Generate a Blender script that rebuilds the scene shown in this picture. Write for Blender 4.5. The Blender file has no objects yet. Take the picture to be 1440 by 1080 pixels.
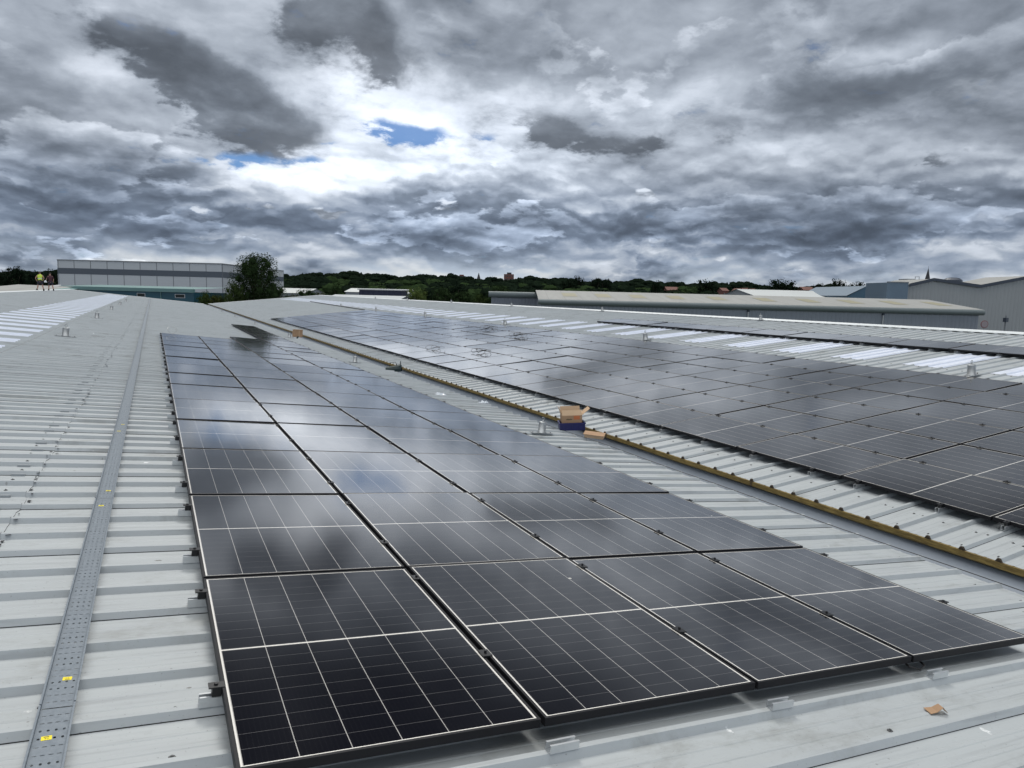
import bpy, math, random
from mathutils import Vector, Matrix
R = math.radians
scene = bpy.context.scene
col = scene.collection
random.seed(7)

# ---------------------------------------------------------------- camera
CZ = 9.5                                   # eye height above the ground
CR = (0.8955, -0.4444, 0.0245)             # camera right, down, forward
CD = (-0.0330, -0.1213, -0.9921)
CF = (0.4438, 0.8876, -0.1233)
FPX = 1008.33
cam = bpy.data.cameras.new("camera")
camo = bpy.data.objects.new("camera", cam); col.objects.link(camo)
rt = Vector(CR).normalized(); fw = Vector(CF).normalized(); fw = (fw - rt*fw.dot(rt)).normalized()
up = rt.cross(fw)
camo.matrix_world = Matrix(((rt.x, up.x, -fw.x, 0), (rt.y, up.y, -fw.y, 0), (rt.z, up.z, -fw.z, CZ), (0, 0, 0, 1)))
cam.sensor_width = 36; cam.lens = FPX/1440*36; cam.clip_start = 0.05; cam.clip_end = 9000
scene.camera = camo

def raydir(x, y):
    return (rt*((x-720)/FPX) - up*((y-540)/FPX) + fw)
Fh = Vector((fw.x, fw.y, 0)).normalized(); Rh = Vector((Fh.y, -Fh.x, 0))
def bg(x, y, d):
    """world point seen at photo position x, y at horizontal forward distance d"""
    v = raydir(x, y); v = v*(d/v.dot(Fh)); return Vector((v.x, v.y, v.z+CZ))

# ---------------------------------------------------------------- node helper
class S:
    nt = None
    def __init__(s, k): s.k = k
    @staticmethod
    def m(op, *a):
        n = S.nt.nodes.new('ShaderNodeMath'); n.operation = op
        for i, v in enumerate(a):
            if isinstance(v, S): S.nt.links.new(v.k, n.inputs[i])
            else: n.inputs[i].default_value = v
        return S(n.outputs[0])
    def __add__(s, o): return S.m('ADD', s, o)
    __radd__ = __add__
    def __sub__(s, o): return S.m('SUBTRACT', s, o)
    def __rsub__(s, o): return S.m('SUBTRACT', o, s)
    def __mul__(s, o): return S.m('MULTIPLY', s, o)
    __rmul__ = __mul__
    def __truediv__(s, o): return S.m('DIVIDE', s, o)
    def lt(s, o): return S.m('LESS_THAN', s, o)
    def gt(s, o): return S.m('GREATER_THAN', s, o)
    def abs(s): return S.m('ABSOLUTE', s)
    def fract(s): return S.m('FRACT', s)
    def max(s, o): return S.m('MAXIMUM', s, o)
    def min(s, o): return S.m('MINIMUM', s, o)
def sset(inp, v):
    if isinstance(v, S): S.nt.links.new(v.k, inp)
    else: inp.default_value = v
def sep(v):
    n = S.nt.nodes.new('ShaderNodeSeparateXYZ'); S.nt.links.new(v.k, n.inputs[0])
    return S(n.outputs[0]), S(n.outputs[1]), S(n.outputs[2])
def comb(x, y, z):
    n = S.nt.nodes.new('ShaderNodeCombineXYZ')
    for i, v in enumerate((x, y, z)): sset(n.inputs[i], v)
    return S(n.outputs[0])
def noise(v, scale, detail=6, rough=.55, out=0, dist=0., lac=2.0):
    n = S.nt.nodes.new('ShaderNodeTexNoise'); S.nt.links.new(v.k, n.inputs['Vector'])
    n.inputs['Scale'].default_value = scale; n.inputs['Detail'].default_value = detail
    n.inputs['Roughness'].default_value = rough; n.inputs['Distortion'].default_value = dist
    n.inputs['Lacunarity'].default_value = lac
    return S(n.outputs[out])
def voro(v, scale, feature='F1', rnd=1.):
    n = S.nt.nodes.new('ShaderNodeTexVoronoi'); S.nt.links.new(v.k, n.inputs['Vector'])
    n.feature = feature; n.inputs['Scale'].default_value = scale; n.inputs['Randomness'].default_value = rnd
    return S(n.outputs[0])
def smooth(v, a, b):
    n = S.nt.nodes.new('ShaderNodeMapRange'); n.interpolation_type = 'SMOOTHSTEP'
    sset(n.inputs[0], v); n.inputs[1].default_value = a; n.inputs[2].default_value = b
    return S(n.outputs[0])
def ramp(v, stops):
    n = S.nt.nodes.new('ShaderNodeValToRGB'); sset(n.inputs[0], v); cr = n.color_ramp
    while len(cr.elements) > 1: cr.elements.remove(cr.elements[-1])
    for i, (p, c) in enumerate(stops):
        e = cr.elements[0] if i == 0 else cr.elements.new(p)
        e.position = p; e.color = (*c, 1)
    return S(n.outputs[0])
def mix(f, a, b, mode='MIX'):
    n = S.nt.nodes.new('ShaderNodeMix'); n.data_type = 'RGBA'; n.blend_type = mode
    sset(n.inputs[0], f)
    for i, v in ((6, a), (7, b)):
        if isinstance(v, S): S.nt.links.new(v.k, n.inputs[i])
        elif isinstance(v, (tuple, list)): n.inputs[i].default_value = (*v[:3], 1)
        else: n.inputs[i].default_value = (v, v, v, 1)
    return S(n.outputs[2])

# ---------------------------------------------------------------- sky
SUN_AZ, SUN_EL = 18.0, 50.0
world = bpy.data.worlds.new("World"); scene.world = world; world.use_nodes = True
nt = world.node_tree; S.nt = nt
for n in list(nt.nodes): nt.nodes.remove(n)
tc = nt.nodes.new('ShaderNodeTexCoord')
D = S(tc.outputs['Generated'])
dx, dy, dz = sep(D)
DEG = 57.29578
el = S.m('ARCSINE', dz)*DEG
az = S.m('ARCTAN2', dx, dy)*DEG
wn = nt.nodes.new('ShaderNodeTexNoise'); nt.links.new(D.k, wn.inputs['Vector'])
wn.inputs['Scale'].default_value = 6.0; wn.inputs['Detail'].default_value = 6; wn.inputs['Roughness'].default_value = .6
wr, wg, wb = sep(S(wn.outputs['Color']))
azw = az + (wr-.5)*10.
elw = el + (wg-.5)*5.5
# directions thrown on to a curved layer, so the deck closes up towards the horizon
den = dz.max(0.0) + .26
px = dx/den + (wr-.5)*.10; py = dy/den + (wb-.5)*.10
P = comb(px, py, 0.0)
AE = comb(azw*.09, elw*.25, 5.0)
nS = noise(P, 1.5, 2.0, .5)                    # smooth masses
nM = noise(P, 2.7, 6, .52)                      # middle detail
nMu = noise(comb(px*.955, py*.955, 0.0), 2.7, 6, .52)
nD = noise(P, 9., 6, .60)                      # torn edges
nB = noise(AE, 1.0, 5, .55)                     # banks low over the horizon
nBu = noise(comb(azw*.09, (elw+.45)*.25, 5.0), 1.0, 5, .55)
nC = noise(comb(az*.15, el*.34, 9.0), 1.0, 5, .55)
nCu = noise(comb(az*.15, (el+.4)*.34, 9.0), 1.0, 5, .55)
def puff(up_, sc):
    n = S.nt.nodes.new('ShaderNodeTexVoronoi'); v = comb((az + (wr-.5)*5.)*(.155*sc), (el + (wg-.5)*2.6 + up_)*(.40*sc), 3.*sc); S.nt.links.new(v.k, n.inputs['Vector'])
    n.feature = 'F1'; n.inputs['Scale'].default_value = 1.0; n.inputs['Detail'].default_value = 2.0; n.inputs['Roughness'].default_value = .55; n.inputs['Lacunarity'].default_value = 2.2
    return S(n.outputs[0])
vA = puff(0., 1.); vAu = puff(.5, 1.)
pw = smooth(el, 14., 6.)*.85 + .15
rel = (vAu - vA).max(-.22).min(.22)*pw
vC = (vA-.45)*pw
lowf = smooth(el, 10.0, 2.5)
# large masses: x, y in the photo's view, radii in degrees, rotation, amount (+ thicker, - thinner)
BL = [(150,45,5,3,-30,.06),(880,60,14,5,12,.20),(1270,125,13,3.6,6,.24),(1420,150,8,4,0,.22),(640,20,6,3,0,.10),
      (1160,150,8,2,10,.06),(60,170,8,4,-10,.20),(60,270,9,4,0,.14),(225,255,6,2.4,0,.18),(540,272,5.2,2.3,0,.34),(40,60,5,4,0,.06),
      (735,270,4,1.8,0,.16),(1000,305,12,1.9,2,.34),(1180,325,10,1.5,-3,.30),(820,318,9,1.5,0,.28),(400,325,10,1.4,0,.26),(650,335,5,.9,0,.25),
      (930,252,3,1.5,0,.02),(1300,290,9,2.2,0,.18),(100,345,9,1.0,0,.16),(1100,260,7,2.6,-14,.10),
      (575,150,6,3.0,-35,-.20),(360,262,9,1.8,0,-.15),(560,250,8,1.6,0,-.10),(470,105,3,1.8,0,-.14),(700,130,5,2,10,-.10),(700,190,6,3.0,0,-.16),(455,235,7,2.0,0,-.21),(330,245,5,1.0,0,-.24),(470,130,3,2.5,0,-.12),
      (640,232,8,2.3,0,-.22),(1010,82,3.5,2.5,0,-.05),(1235,75,2.8,1.3,10,-.34),(1010,140,5,1.6,15,-.16),(1180,200,12,1.5,0,-.12),(960,200,9,1.4,0,-.10),
      (740,150,5,1.4,0,-.2),(1200,240,5,1.2,0,-.14),(1420,235,4,1.4,0,-.16),(130,95,2.6,1.3,-30,-.24)]
# dark torn clouds hanging in front, and small sunlit puffs
DK = [(205,75,4.6,1.7,-30,1.),(300,125,5.4,2.5,-20,1.15),(360,170,4.8,1.9,-16,1.1),(440,20,3.6,2.6,-10,.8),(510,45,4.4,2.9,-25,1.15),(545,95,.9,1.5,0,.9),
      (775,180,2.3,1.2,-8,1.),(850,200,3.4,.75,-8,.8),(925,203,1.3,.4,0,.7),(1338,226,.8,.45,0,.95),(1080,185,3.4,.8,0,.5)]
PF = [(893,268,1.25,.75,0,1.1),(912,276,1.0,.6,0,.9),(630,292,2.2,1.0,-8,1.1),(690,296,1.2,.6,0,.9),(343,297,.9,.45,0,1.),(375,290,.8,.5,0,.9),(440,300,1.7,.7,-5,1.),(470,303,1.1,.4,0,.8),(290,290,1.0,.7,0,.9),(205,292,1.4,.6,0,.6),(700,225,1.2,.7,0,.5)]
def gauss(vec, bx, by, rx, ry, rot, amp):
    v = raydir(bx, by).normalized()
    a0 = math.degrees(math.atan2(v.x, v.y)); e0 = math.degrees(math.asin(v.z))
    n = nt.nodes.new('ShaderNodeMapping'); n.vector_type = 'TEXTURE'
    n.inputs['Location'].default_value = (a0, e0, 0); n.inputs['Rotation'].default_value = (0, 0, R(rot)); n.inputs['Scale'].default_value = (rx, ry, 1)
    nt.links.new(vec.k, n.inputs[0])
    d = nt.nodes.new('ShaderNodeVectorMath'); d.operation = 'DOT_PRODUCT'
    nt.links.new(n.outputs[0], d.inputs[0]); nt.links.new(n.outputs[0], d.inputs[1])
    return S.m('EXPONENT', S(d.outputs['Value'])*-1.0)*amp
VW = comb(azw, elw, 0.0)
B = None
for bl in BL:
    g = gauss(VW, *bl); B = g if B is None else B + g
B = B + smooth(el, 20, 26)*.42
# back layer: pale broken sheet
T0 = .35 - rel*.42 + vC*.16 + B*.82 + (nS-.5)*.70 + (nM-.5)*.62 + (nD-.5)*.20 - (nM-nMu)*.9
T0 = T0.max(T0*.55 + .118 + (nD-.5)*.10 + (nM-.5)*.12)
pal = [(0.0, (2.6, 2.6, 2.6)), (.05, (1.35, 1.36, 1.38)), (.12, (.88, .90, .93)), (.21, (.68, .70, .735)), (.34, (.45, .475, .51)), (.48, (.29, .312, .345)),
       (.62, (.175, .193, .218)), (.80, (.115, .128, .147)), (1.0, (.080, .089, .102))]
c0 = ramp(T0, pal)
# front layer: darker torn cumulus with pale rims
F1 = nS*.50 - vC*.10 + nM*.50 + B*.50 + (nD-.5)*.26
a1 = smooth(F1, .55, .59)
T1 = .37 - rel*.45 + smooth(F1 - (nD-.5)*.18, .54, .88)*.50 + (nM-.5)*.40 - (nM-nMu)*1.5 + (nD-.5)*.14 + B*.12
c1 = ramp(T1, pal)
cc = mix(a1*.9, c0, c1)
# banks of small cumulus low down: pale tops, flat blue-grey bases
F2 = nB - vC*.30 + (nC-.5)*.30 + B*.40
a2 = smooth(F2, .475, .525)*lowf
T2 = .42 - rel*.62 + (nB-.5)*.95 + B*.75 + (nS-.5)*.3 - (nB-nBu)*2.2 - (nC-nCu)*1.2 + (nD-.5)*.10
c2 = ramp(T2, pal)
cc = mix(a2*.92, cc, c2)
T = T0 + (T2-T0)*a2
VD = comb(az + (wr-.5)*7. + (nD-.5)*5., el + (wg-.5)*4. + (nD-.5)*3., 0.0)
G = None
for bl in DK:
    g = gauss(VD, *bl); G = g if G is None else G + g
G = G*.9 + (nD-.5)*1.4 + (nM-.5)*1.7 + (nS-.5)*.5
a3 = smooth(G, .0, .80)
c3 = ramp(.44 + smooth(G, .15, 1.0)*.38 + (nM-.5)*1.25 + (nD-.5)*.35 - (nM-nMu)*2.2, pal)
cc = mix(a3*.88, cc, c3)
VP = comb(az + (wr-.5)*3. + (nC-.5)*2.5, el + (wg-.5)*1.8 + (nC-.5)*1.6, 0.0)
G2 = None
for bl in PF:
    g = gauss(VP, *bl); G2 = g if G2 is None else G2 + g
G2 = G2*.8 + (nC-.5)*.9 + (nD-.5)*1.7 + (vA-.45)*-.5
a4 = smooth(G2, .34, .62)
c4 = ramp((.31 - smooth(G2, .35, 1.0)*.10 - (nC-nCu)*4.0 - (nM-nMu)*1.6).max(.175), pal)
cc = mix(a4*.75, cc, c4)
T = T*(1-a4) + .3*a4
# bright, thin air low down on the horizon
hz = S.m('EXPONENT', ((el-.9)*.6)*((el-.9)*.6)*-1.0)*smooth(nC, .36, .60)
cc = mix(hz*.75, cc, (.72, .73, .72))
# the low banks are bluer than the grey ceiling
tint = mix(smooth(el, 11, 4), (1.0, 1.0, 1.0), (.92, 1.0, 1.12))
cc = mix(1.0, cc, (.945, 1.0, 1.045), 'MULTIPLY')
tint2 = mix(smooth(T, .25, .6), (1.0, 1.0, 1.0), tint)
cc = mix(1.0, cc, tint2, 'MULTIPLY')
warm = mix(smooth(el, 3.0, .6), (1.0, 1.0, 1.0), (1.04, 1.01, .96))
cc = mix(1.0, cc, warm, 'MULTIPLY')
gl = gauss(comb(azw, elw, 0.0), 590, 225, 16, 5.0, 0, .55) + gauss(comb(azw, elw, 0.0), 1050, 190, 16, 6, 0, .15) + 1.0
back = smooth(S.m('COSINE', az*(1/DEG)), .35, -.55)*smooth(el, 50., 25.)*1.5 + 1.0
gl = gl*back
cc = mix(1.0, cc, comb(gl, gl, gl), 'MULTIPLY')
# gaps of blue
hole = None
VH = comb(az + (wr-.5)*4. + (nD-.5)*3., el + (wg-.5)*2.4 + (nD-.5)*1.8, 0.0)
for bl in [(545,178,1.9,.62,-8,.95),(600,187,2.2,.60,4,1.0),(345,224,2.8,.62,0,1.1),(440,228,1.4,.35,0,.75),(468,205,.9,.3,0,.7),(695,190,1.2,.4,0,.4)]:
    g = gauss(VH, *bl); hole = g if hole is None else hole + g
sky = nt.nodes.new('ShaderNodeTexSky'); sky.sky_type = 'NISHITA'; sky.sun_disc = False
sky.sun_elevation = R(SUN_EL); sky.sun_rotation = R(SUN_AZ)
blue = mix(1.0, S(sky.outputs[0]), (.024, .042, .068), 'MULTIPLY')
cc = mix(smooth(hole + (nD-.5)*1.9 + (nM-.5)*.8, .26, .95)*.92, cc, blue)
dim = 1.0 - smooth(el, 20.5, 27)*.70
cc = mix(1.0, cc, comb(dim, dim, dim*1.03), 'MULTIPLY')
# the deck is thin overhead and round the hidden sun
over = smooth(el, 44, 66)
cc = mix(over, cc, mix(nM, (2.0, 2.03, 2.06), (2.93, 2.96, 3.0)))
cc = mix(smooth(el, -.5, -3.0), cc, (.10, .11, .10))
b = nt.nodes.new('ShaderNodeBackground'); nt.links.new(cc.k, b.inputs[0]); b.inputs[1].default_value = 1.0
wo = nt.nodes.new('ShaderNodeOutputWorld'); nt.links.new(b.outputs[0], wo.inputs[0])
world.cycles.sampling_method = 'MANUAL'; world.cycles.sample_map_resolution = 1024

sl = bpy.data.lights.new("sun", 'SUN'); sl.energy = 1.3; sl.angle = R(16); sl.color = (1, .97, .92)
so = bpy.data.objects.new("sun", sl); col.objects.link(so)
sd = Vector((math.sin(R(SUN_AZ))*math.cos(R(SUN_EL)), math.cos(R(SUN_AZ))*math.cos(R(SUN_EL)), math.sin(R(SUN_EL))))
so.rotation_euler = sd.to_track_quat('Z', 'Y').to_euler(); so.location = sd*60

scene.view_settings.view_transform = 'Standard'; scene.view_settings.look = 'None'
scene.view_settings.exposure = 0.0; scene.view_settings.gamma = 1

# ---------------------------------------------------------------- materials
def mat(name, fn=None, **kw):
    m = bpy.data.materials.new(name); m.use_nodes = True
    S.nt = m.node_tree
    p = m.node_tree.nodes['Principled BSDF']
    for k, v in kw.items():
        p.inputs[k].default_value = (*v, 1) if isinstance(v, tuple) else v
    if fn: fn(m.node_tree, p)
    return m
def link(s, inp): S.nt.links.new(s.k, inp)
def obco():
    n = S.nt.nodes.new('ShaderNodeTexCoord'); return S(n.outputs['Object'])
def bump(h, strength=.3, dist=.01):
    n = S.nt.nodes.new('ShaderNodeBump'); link(h, n.inputs['Height']); n.inputs['Strength'].default_value = strength
    n.inputs['Distance'].default_value = dist; return S(n.outputs[0])
def varied(name, c, rough=.7, scale=3., amt=.25, **kw):
    def f(nt, p):
        o = obco(); n = noise(o, scale, 5, .6)
        a = tuple(x*(1-amt) for x in c); b_ = tuple(min(1, x*(1+amt)) for x in c)
        link(mix(n, a, b_), p.inputs['Base Color'])
    return mat(name, f, Roughness=rough, **kw)

def f_roof(nt, p):
    o = obco(); x, y, z = sep(o)
    big = noise(o, .35, 5, .6); med = noise(comb(x*.6, y*3, z), 2.2, 6, .65)
    streak = noise(comb(x*.45, y*9, 1.), 3.0, 4, .6)
    grime = noise(o, 22., 3, .7)
    c = mix(big, (.345, .368, .370), (.44, .465, .468))
    c = mix(smooth(med, .35, .75)*.5, c, (.35, .37, .38))
    c = mix(smooth(streak, .50, .75)*.62, c, (.27, .285, .29))
    c = mix(smooth(grime, .58, .78)*.22, c, (.25, .26, .25))
    d = voro(comb(x*.6, y*1.3, 2.), 2.3); sz = noise(o, 5., 2, .5)
    w2 = noise(o, 14., 4, .65)
    c = mix((d + w2*.20).lt(.118)*.8, c, (.12, .115, .10))
    d2 = voro(comb(x*1.1, y*1.0, 7.), 1.9)
    c = mix(smooth(d2 + w2*.26, .172, .140)*.75, c, (.80, .81, .80))
    foot = noise(comb(x*1.0, y*1.6, 11.), 1.1, 7, .7); c = mix(smooth(foot, .54, .68)*.52, c, (.22, .225, .21))
    sp = noise(o, 90., 2, .5); c = mix(smooth(sp, .68, .76)*.5, c, (.12, .12, .115))
    d3 = voro(comb(x, y, 5.), 11.)
    c = mix(((d3 + noise(o, 3., 2, .5)*.35).lt(.19))*.55, c, (.16, .16, .15))
    link(c, p.inputs['Base Color'])
    link(.38 + grime*.22, p.inputs['Roughness'])
    link(bump(noise(o, 6., 3, .5), .10, .02), p.inputs['Normal'])
M_roof = mat('roof_sheet_paint', f_roof, **{'Specular IOR Level': .45})
M_cap = varied('ridge_flashing_paint', (.62, .65, .65), .45, 4, .12)
M_gap = mat('shadow_gap', None, **{'Base Color': (.03, .03, .03), 'Roughness': .9})
def f_gut(nt, p):
    o = obco(); x, y, z = sep(o)
    n = noise(comb(x*3, y*2.5, z*5), 2., 6, .65); d = voro(comb(x*2, y, z*3), 5.)
    c = mix(n, (.21, .24, .27), (.31, .34, .38)); c = mix(smooth(d, .18, .05)*.45, c, (.13, .15, .18))
    link(c, p.inputs['Base Color'])
M_gut = mat('gutter_galvanised', f_gut, Roughness=.5, Metallic=.25)
def f_foam(nt, p):
    o = obco(); x, y, z = sep(o)
    n = smooth(noise(comb(x*4, y*2.5, z*20), 3., 6, .7), .3, .7)
    c = mix(n, (.11, .072, .018), (.27, .19, .055)); 
    j = ((y*.31).fract()).lt(.012)
    link(mix(j, c, (.08, .05, .02)), p.inputs['Base Color'])
M_foam = mat('mustard_foam', f_foam, Roughness=.8)
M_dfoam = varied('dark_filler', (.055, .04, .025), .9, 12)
def f_rl(nt, p):
    o = obco(); x, y, z = sep(o)
    n = noise(o, 2.5, 6, .65); n2_ = noise(comb(x*6, y*.8, z), 3, 4, .6)
    c = mix(n, (.60, .64, .72), (.80, .83, .90)); c = mix(smooth(n2_, .5, .8)*.35, c, (.55, .58, .66))
    link(c, p.inputs['Base Color'])
M_rl = mat('rooflight_sheet', f_rl, Roughness=.35)
M_black = mat('black_anodised', None, **{'Base Color': (.010, .010, .012), 'Roughness': .55, 'Specular IOR Level': .25})
M_clamp = mat('black_clamp', None, **{'Base Color': (.010, .010, .011), 'Roughness': .45})
M_alu = varied('mill_aluminium', (.62, .64, .65), .35, 20, .12, Metallic=.75)
M_steel = varied('galvanised_post', (.33, .345, .35), .42, 14, .2, Metallic=.7)
M_screw = mat('screw_head', None, **{'Base Color': (.085, .088, .088), 'Roughness': .6})
def f_tray(nt, p):
    o = obco(); n = noise(o, 30., 4, .65); v = voro(o, 45.)
    link(mix(n, (.13, .155, .18), (.24, .27, .30)), p.inputs['Base Color']); link(.4+v*.3, p.inputs['Roughness'])
M_tray = mat('tray_galvanised', f_tray, Metallic=.45)
M_yel = mat('yellow_sticker', None, **{'Base Color': (.88, .72, .01), 'Roughness': .5})
M_ink = mat('sticker_ink', None, **{'Base Color': (.05, .045, .02), 'Roughness': .6})
PW, PL, PG = 1.134, 1.722, .020
def f_glass(nt, p):
    o = obco(); x, y, z = sep(o)
    fx = (((x-.021)*(1/.182) + .5).fract() - .5).abs()*.182
    ym = (y-PL/2).abs()
    fy = (((ym-.0105)*(1/.0925) + .5).fract() - .5).abs()*.0925
    vl = fx.lt(.0017); ml = ym.lt(.0052); hl = fy.lt(.0011)
    bd = ((x-PW/2).abs().gt(PW/2-.0198)).max(ym.gt(PL/2-.0193))
    busb = ((((x-.021)*(1/.0182)).fract() - .5).abs()).lt(.028)
    n = noise(o, .9, 2, .5)
    cell = mix(n, (.0010, .0011, .0045), (.0022, .0020, .0048))
    cell = mix(busb*.25, cell, (.035, .037, .045))
    c = mix(hl*.30, cell, (.33, .34, .36))
    c = mix(vl*.58, c, (.70, .71, .72))
    c = mix(ml.max(bd), c, (.82, .83, .83))
    dd = voro(comb(x, y, n*2), 2.2); sp = noise(o, 40, 2, .5)
    ob = S.nt.nodes.new('ShaderNodeObjectInfo'); rnd = S(ob.outputs['Random'])
    dd = voro(comb(x + rnd*37, y + rnd*11, 0.0), 1.7)
    c = mix((dd + sp*.02).lt(.026), c, (.55, .56, .54))
    dust = noise(comb(x + rnd*9, y*.6 + rnd*5, 0.0), 3.5, 5, .6)
    c = mix(smooth(dust, .45, .8)*.003, c, (.5, .5, .48))
    link(c, p.inputs['Base Color'])
    link(.09 + smooth(dust, .4, .8)*.06, p.inputs['Roughness'])
    wv = noise(comb(x + rnd*20, y, 0.0), 1.3, 2, .4)
    link(bump(wv, .10, .02), p.inputs['Normal'])
M_glass = mat('solar_glass', f_glass, IOR=1.34, **{'Specular IOR Level': .5, 'Coat Weight': 1.0, 'Coat IOR': 1.38, 'Coat Roughness': .085, 'Coat Tint': (1.0, .96, .90)})
M_card = varied('corrugated_cardboard', (.36, .225, .13), .85, 6, .2)
M_card2 = varied('pale_cardboard', (.50, .35, .22), .85, 6, .15)
M_orange = mat('orange_print', None, **{'Base Color': (.50, .16, .06), 'Roughness': .8})
M_bluep = varied('deep_blue_plastic', (.006, .008, .09), .5, 6, .3)
M_poly = mat('clear_film', None, **{'Base Color': (.62, .66, .70), 'Roughness': .2, 'Alpha': .75})
M_wire = mat('steel_wire', None, **{'Base Color': (.30, .31, .31), 'Roughness': .45, 'Metallic': .4})
M_cable = mat('black_cable', None, **{'Base Color': (.012, .012, .012), 'Roughness': .5})
M_rock = mat('dark_tool', None, **{'Base Color': (.015, .03, .03), 'Roughness': .6})

# ---------------------------------------------------------------- mesh helpers
class MB:
    def __init__(s): s.v = []; s.f = []; s.mi = []; s.mats = []
    def mat(s, m):
        if m not in s.mats: s.mats.append(m)
        return s.mats.index(m)
    def face(s, pts, m, flip=False):
        i = len(s.v); s.v += [tuple(p) for p in pts]
        idx = list(range(i, i+len(pts)))
        s.f.append(idx[::-1] if flip else idx); s.mi.append(s.mat(m))
    def box(s, a, b, m, M=None):
        (x0, y0, z0), (x1, y1, z1) = a, b
        c = [(x0,y0,z0),(x1,y0,z0),(x1,y1,z0),(x0,y1,z0),(x0,y0,z1),(x1,y0,z1),(x1,y1,z1),(x0,y1,z1)]
        if M is not None: c = [tuple(M @ Vector(p)) for p in c]
        i = len(s.v); s.v += c; k = s.mat(m)
        for q in ((0,3,2,1),(4,5,6,7),(0,1,5,4),(1,2,6,5),(2,3,7,6),(3,0,4,7)):
            s.f.append([i+j for j in q]); s.mi.append(k)
    def grid(s, rows, m, closed=False):
        """rows: list of equal-length point lists"""
        i = len(s.v); n = len(rows[0]); k = s.mat(m)
        for r in rows: s.v += [tuple(p) for p in r]
        for a in range(len(rows)-1):
            for b_ in range(n if closed else n-1):
                c = (b_+1) % n
                s.f.append([i+a*n+b_, i+a*n+c, i+(a+1)*n+c, i+(a+1)*n+b_]); s.mi.append(k)
    def tube(s, pts, r, m, n=6, caps=True):
        pts = [Vector(p) for p in pts]; rows = []
        rs = r if isinstance(r, (list, tuple)) else [r]*len(pts)
        for i, p in enumerate(pts):
            t = (pts[min(i+1, len(pts)-1)] - pts[max(i-1, 0)]).normalized()
            a = t.cross(Vector((0, 0, 1)) if abs(t.z) < .9 else Vector((1, 0, 0))).normalized(); b_ = t.cross(a)
            rows.append([p + (a*math.cos(2*math.pi*k/n) + b_*math.sin(2*math.pi*k/n))*rs[i] for k in range(n)])
        s.grid(rows, m, True)
        if caps:
            s.face(rows[0], m, True); s.face(rows[-1], m)
    def prism(s, poly, z0, z1, m):
        n = len(poly)
        s.face([(x, y, z0) for x, y in poly], m, True); s.face([(x, y, z1) for x, y in poly], m)
        for i in range(n):
            a, b_ = poly[i], poly[(i+1) % n]
            s.face([(*a, z0), (*b_, z0), (*b_, z1), (*a, z1)], m)
    def lathe(s, prof, m, n=16, c=(0, 0, 0)):
        s.grid([[(c[0]+r*math.cos(2*math.pi*k/n), c[1]+r*math.sin(2*math.pi*k/n), c[2]+z) for k in range(n)] for r, z in prof], m, True)
    def mesh(s, name, smooth=False):
        me = bpy.data.meshes.new(name); me.from_pydata(s.v, [], s.f)
        for m in s.mats: me.materials.append(m)
        me.polygons.foreach_set('material_index', s.mi)
        if smooth: me.polygons.foreach_set('use_smooth', [True]*len(s.f))
        me.update(); return me
    def build(s, name, parent=None, smooth=False, M=None):
        o = bpy.data.objects.new(name, s.mesh(name, smooth)); col.objects.link(o)
        if parent: o.parent = parent
        if M is not None: o.matrix_local = M
        return o
def tag(o, label=None, cat=None, group=None, kind=None):
    if label: o['label'] = label
    if cat: o['category'] = cat
    if group: o['group'] = group
    if kind: o['kind'] = kind
    return o
def empty(name, loc, rot=(0, 0, 0)):
    o = bpy.data.objects.new(name, None); col.objects.link(o); o.location = loc; o.rotation_euler = rot
    o.empty_display_size = .2; return o
def place(name, me, parent, loc=(0, 0, 0), rot=(0, 0, 0), scale=None):
    o = bpy.data.objects.new(name, me); col.objects.link(o); o.parent = parent; o.location = loc; o.rotation_euler = rot
    if scale: o.scale = scale
    return o
def single(mb, name, label, cat, loc, rot=(0, 0, 0), group=None, smooth=False):
    o = mb.build(name, None, smooth); o.location = loc; o.rotation_euler = rot
    return tag(o, label, cat, group)

# ================================================================ the roof we stand on
AN = 0.0996817; TA = math.tan(AN); CA = math.cos(AN); SA = math.sin(AN)
VX, VZ = 6.289, CZ - 2.271                 # valley line of the two slopes
RLX, RRX = -9.42, 21.50                    # ridges
Y0, Y1 = -5.0, 106.0
RP, RY0, RH = .328, 2.857, .033            # rib pitch, phase, height
nL = Vector((SA, 0, CA)); nR = Vector((-SA, 0, CA)); sL = Vector((CA, 0, -SA)); sR = Vector((CA, 0, SA))
def pL(x, y, h=0.): return Vector((x, y, VZ + TA*(VX-x))) + nL*h
def pR(x, y, h=0.): return Vector((x, y, VZ + TA*(x-VX))) + nR*h
rnd = random.Random(3)
def rib_profile(k):
    """y offset, height, is the face after this point a lap gap"""
    y = RY0 + RP*k
    pr = []
    if k % 3 == 0: pr += [(y-.0185, 0, True), (y-.0180, .0045, False)]
    else: pr += [(y-.017, 0, False)]
    pr += [(y, RH, False), (y+.028, RH, False), (y+.045, 0, False),
           (y+.118, 0, False), (y+.124, .0028, False), (y+.140, .0028, False), (y+.146, 0, False),
           (y+.208, 0, False), (y+.214, .0028, False), (y+.230, .0028, False), (y+.236, 0, False)]
    return pr
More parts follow.
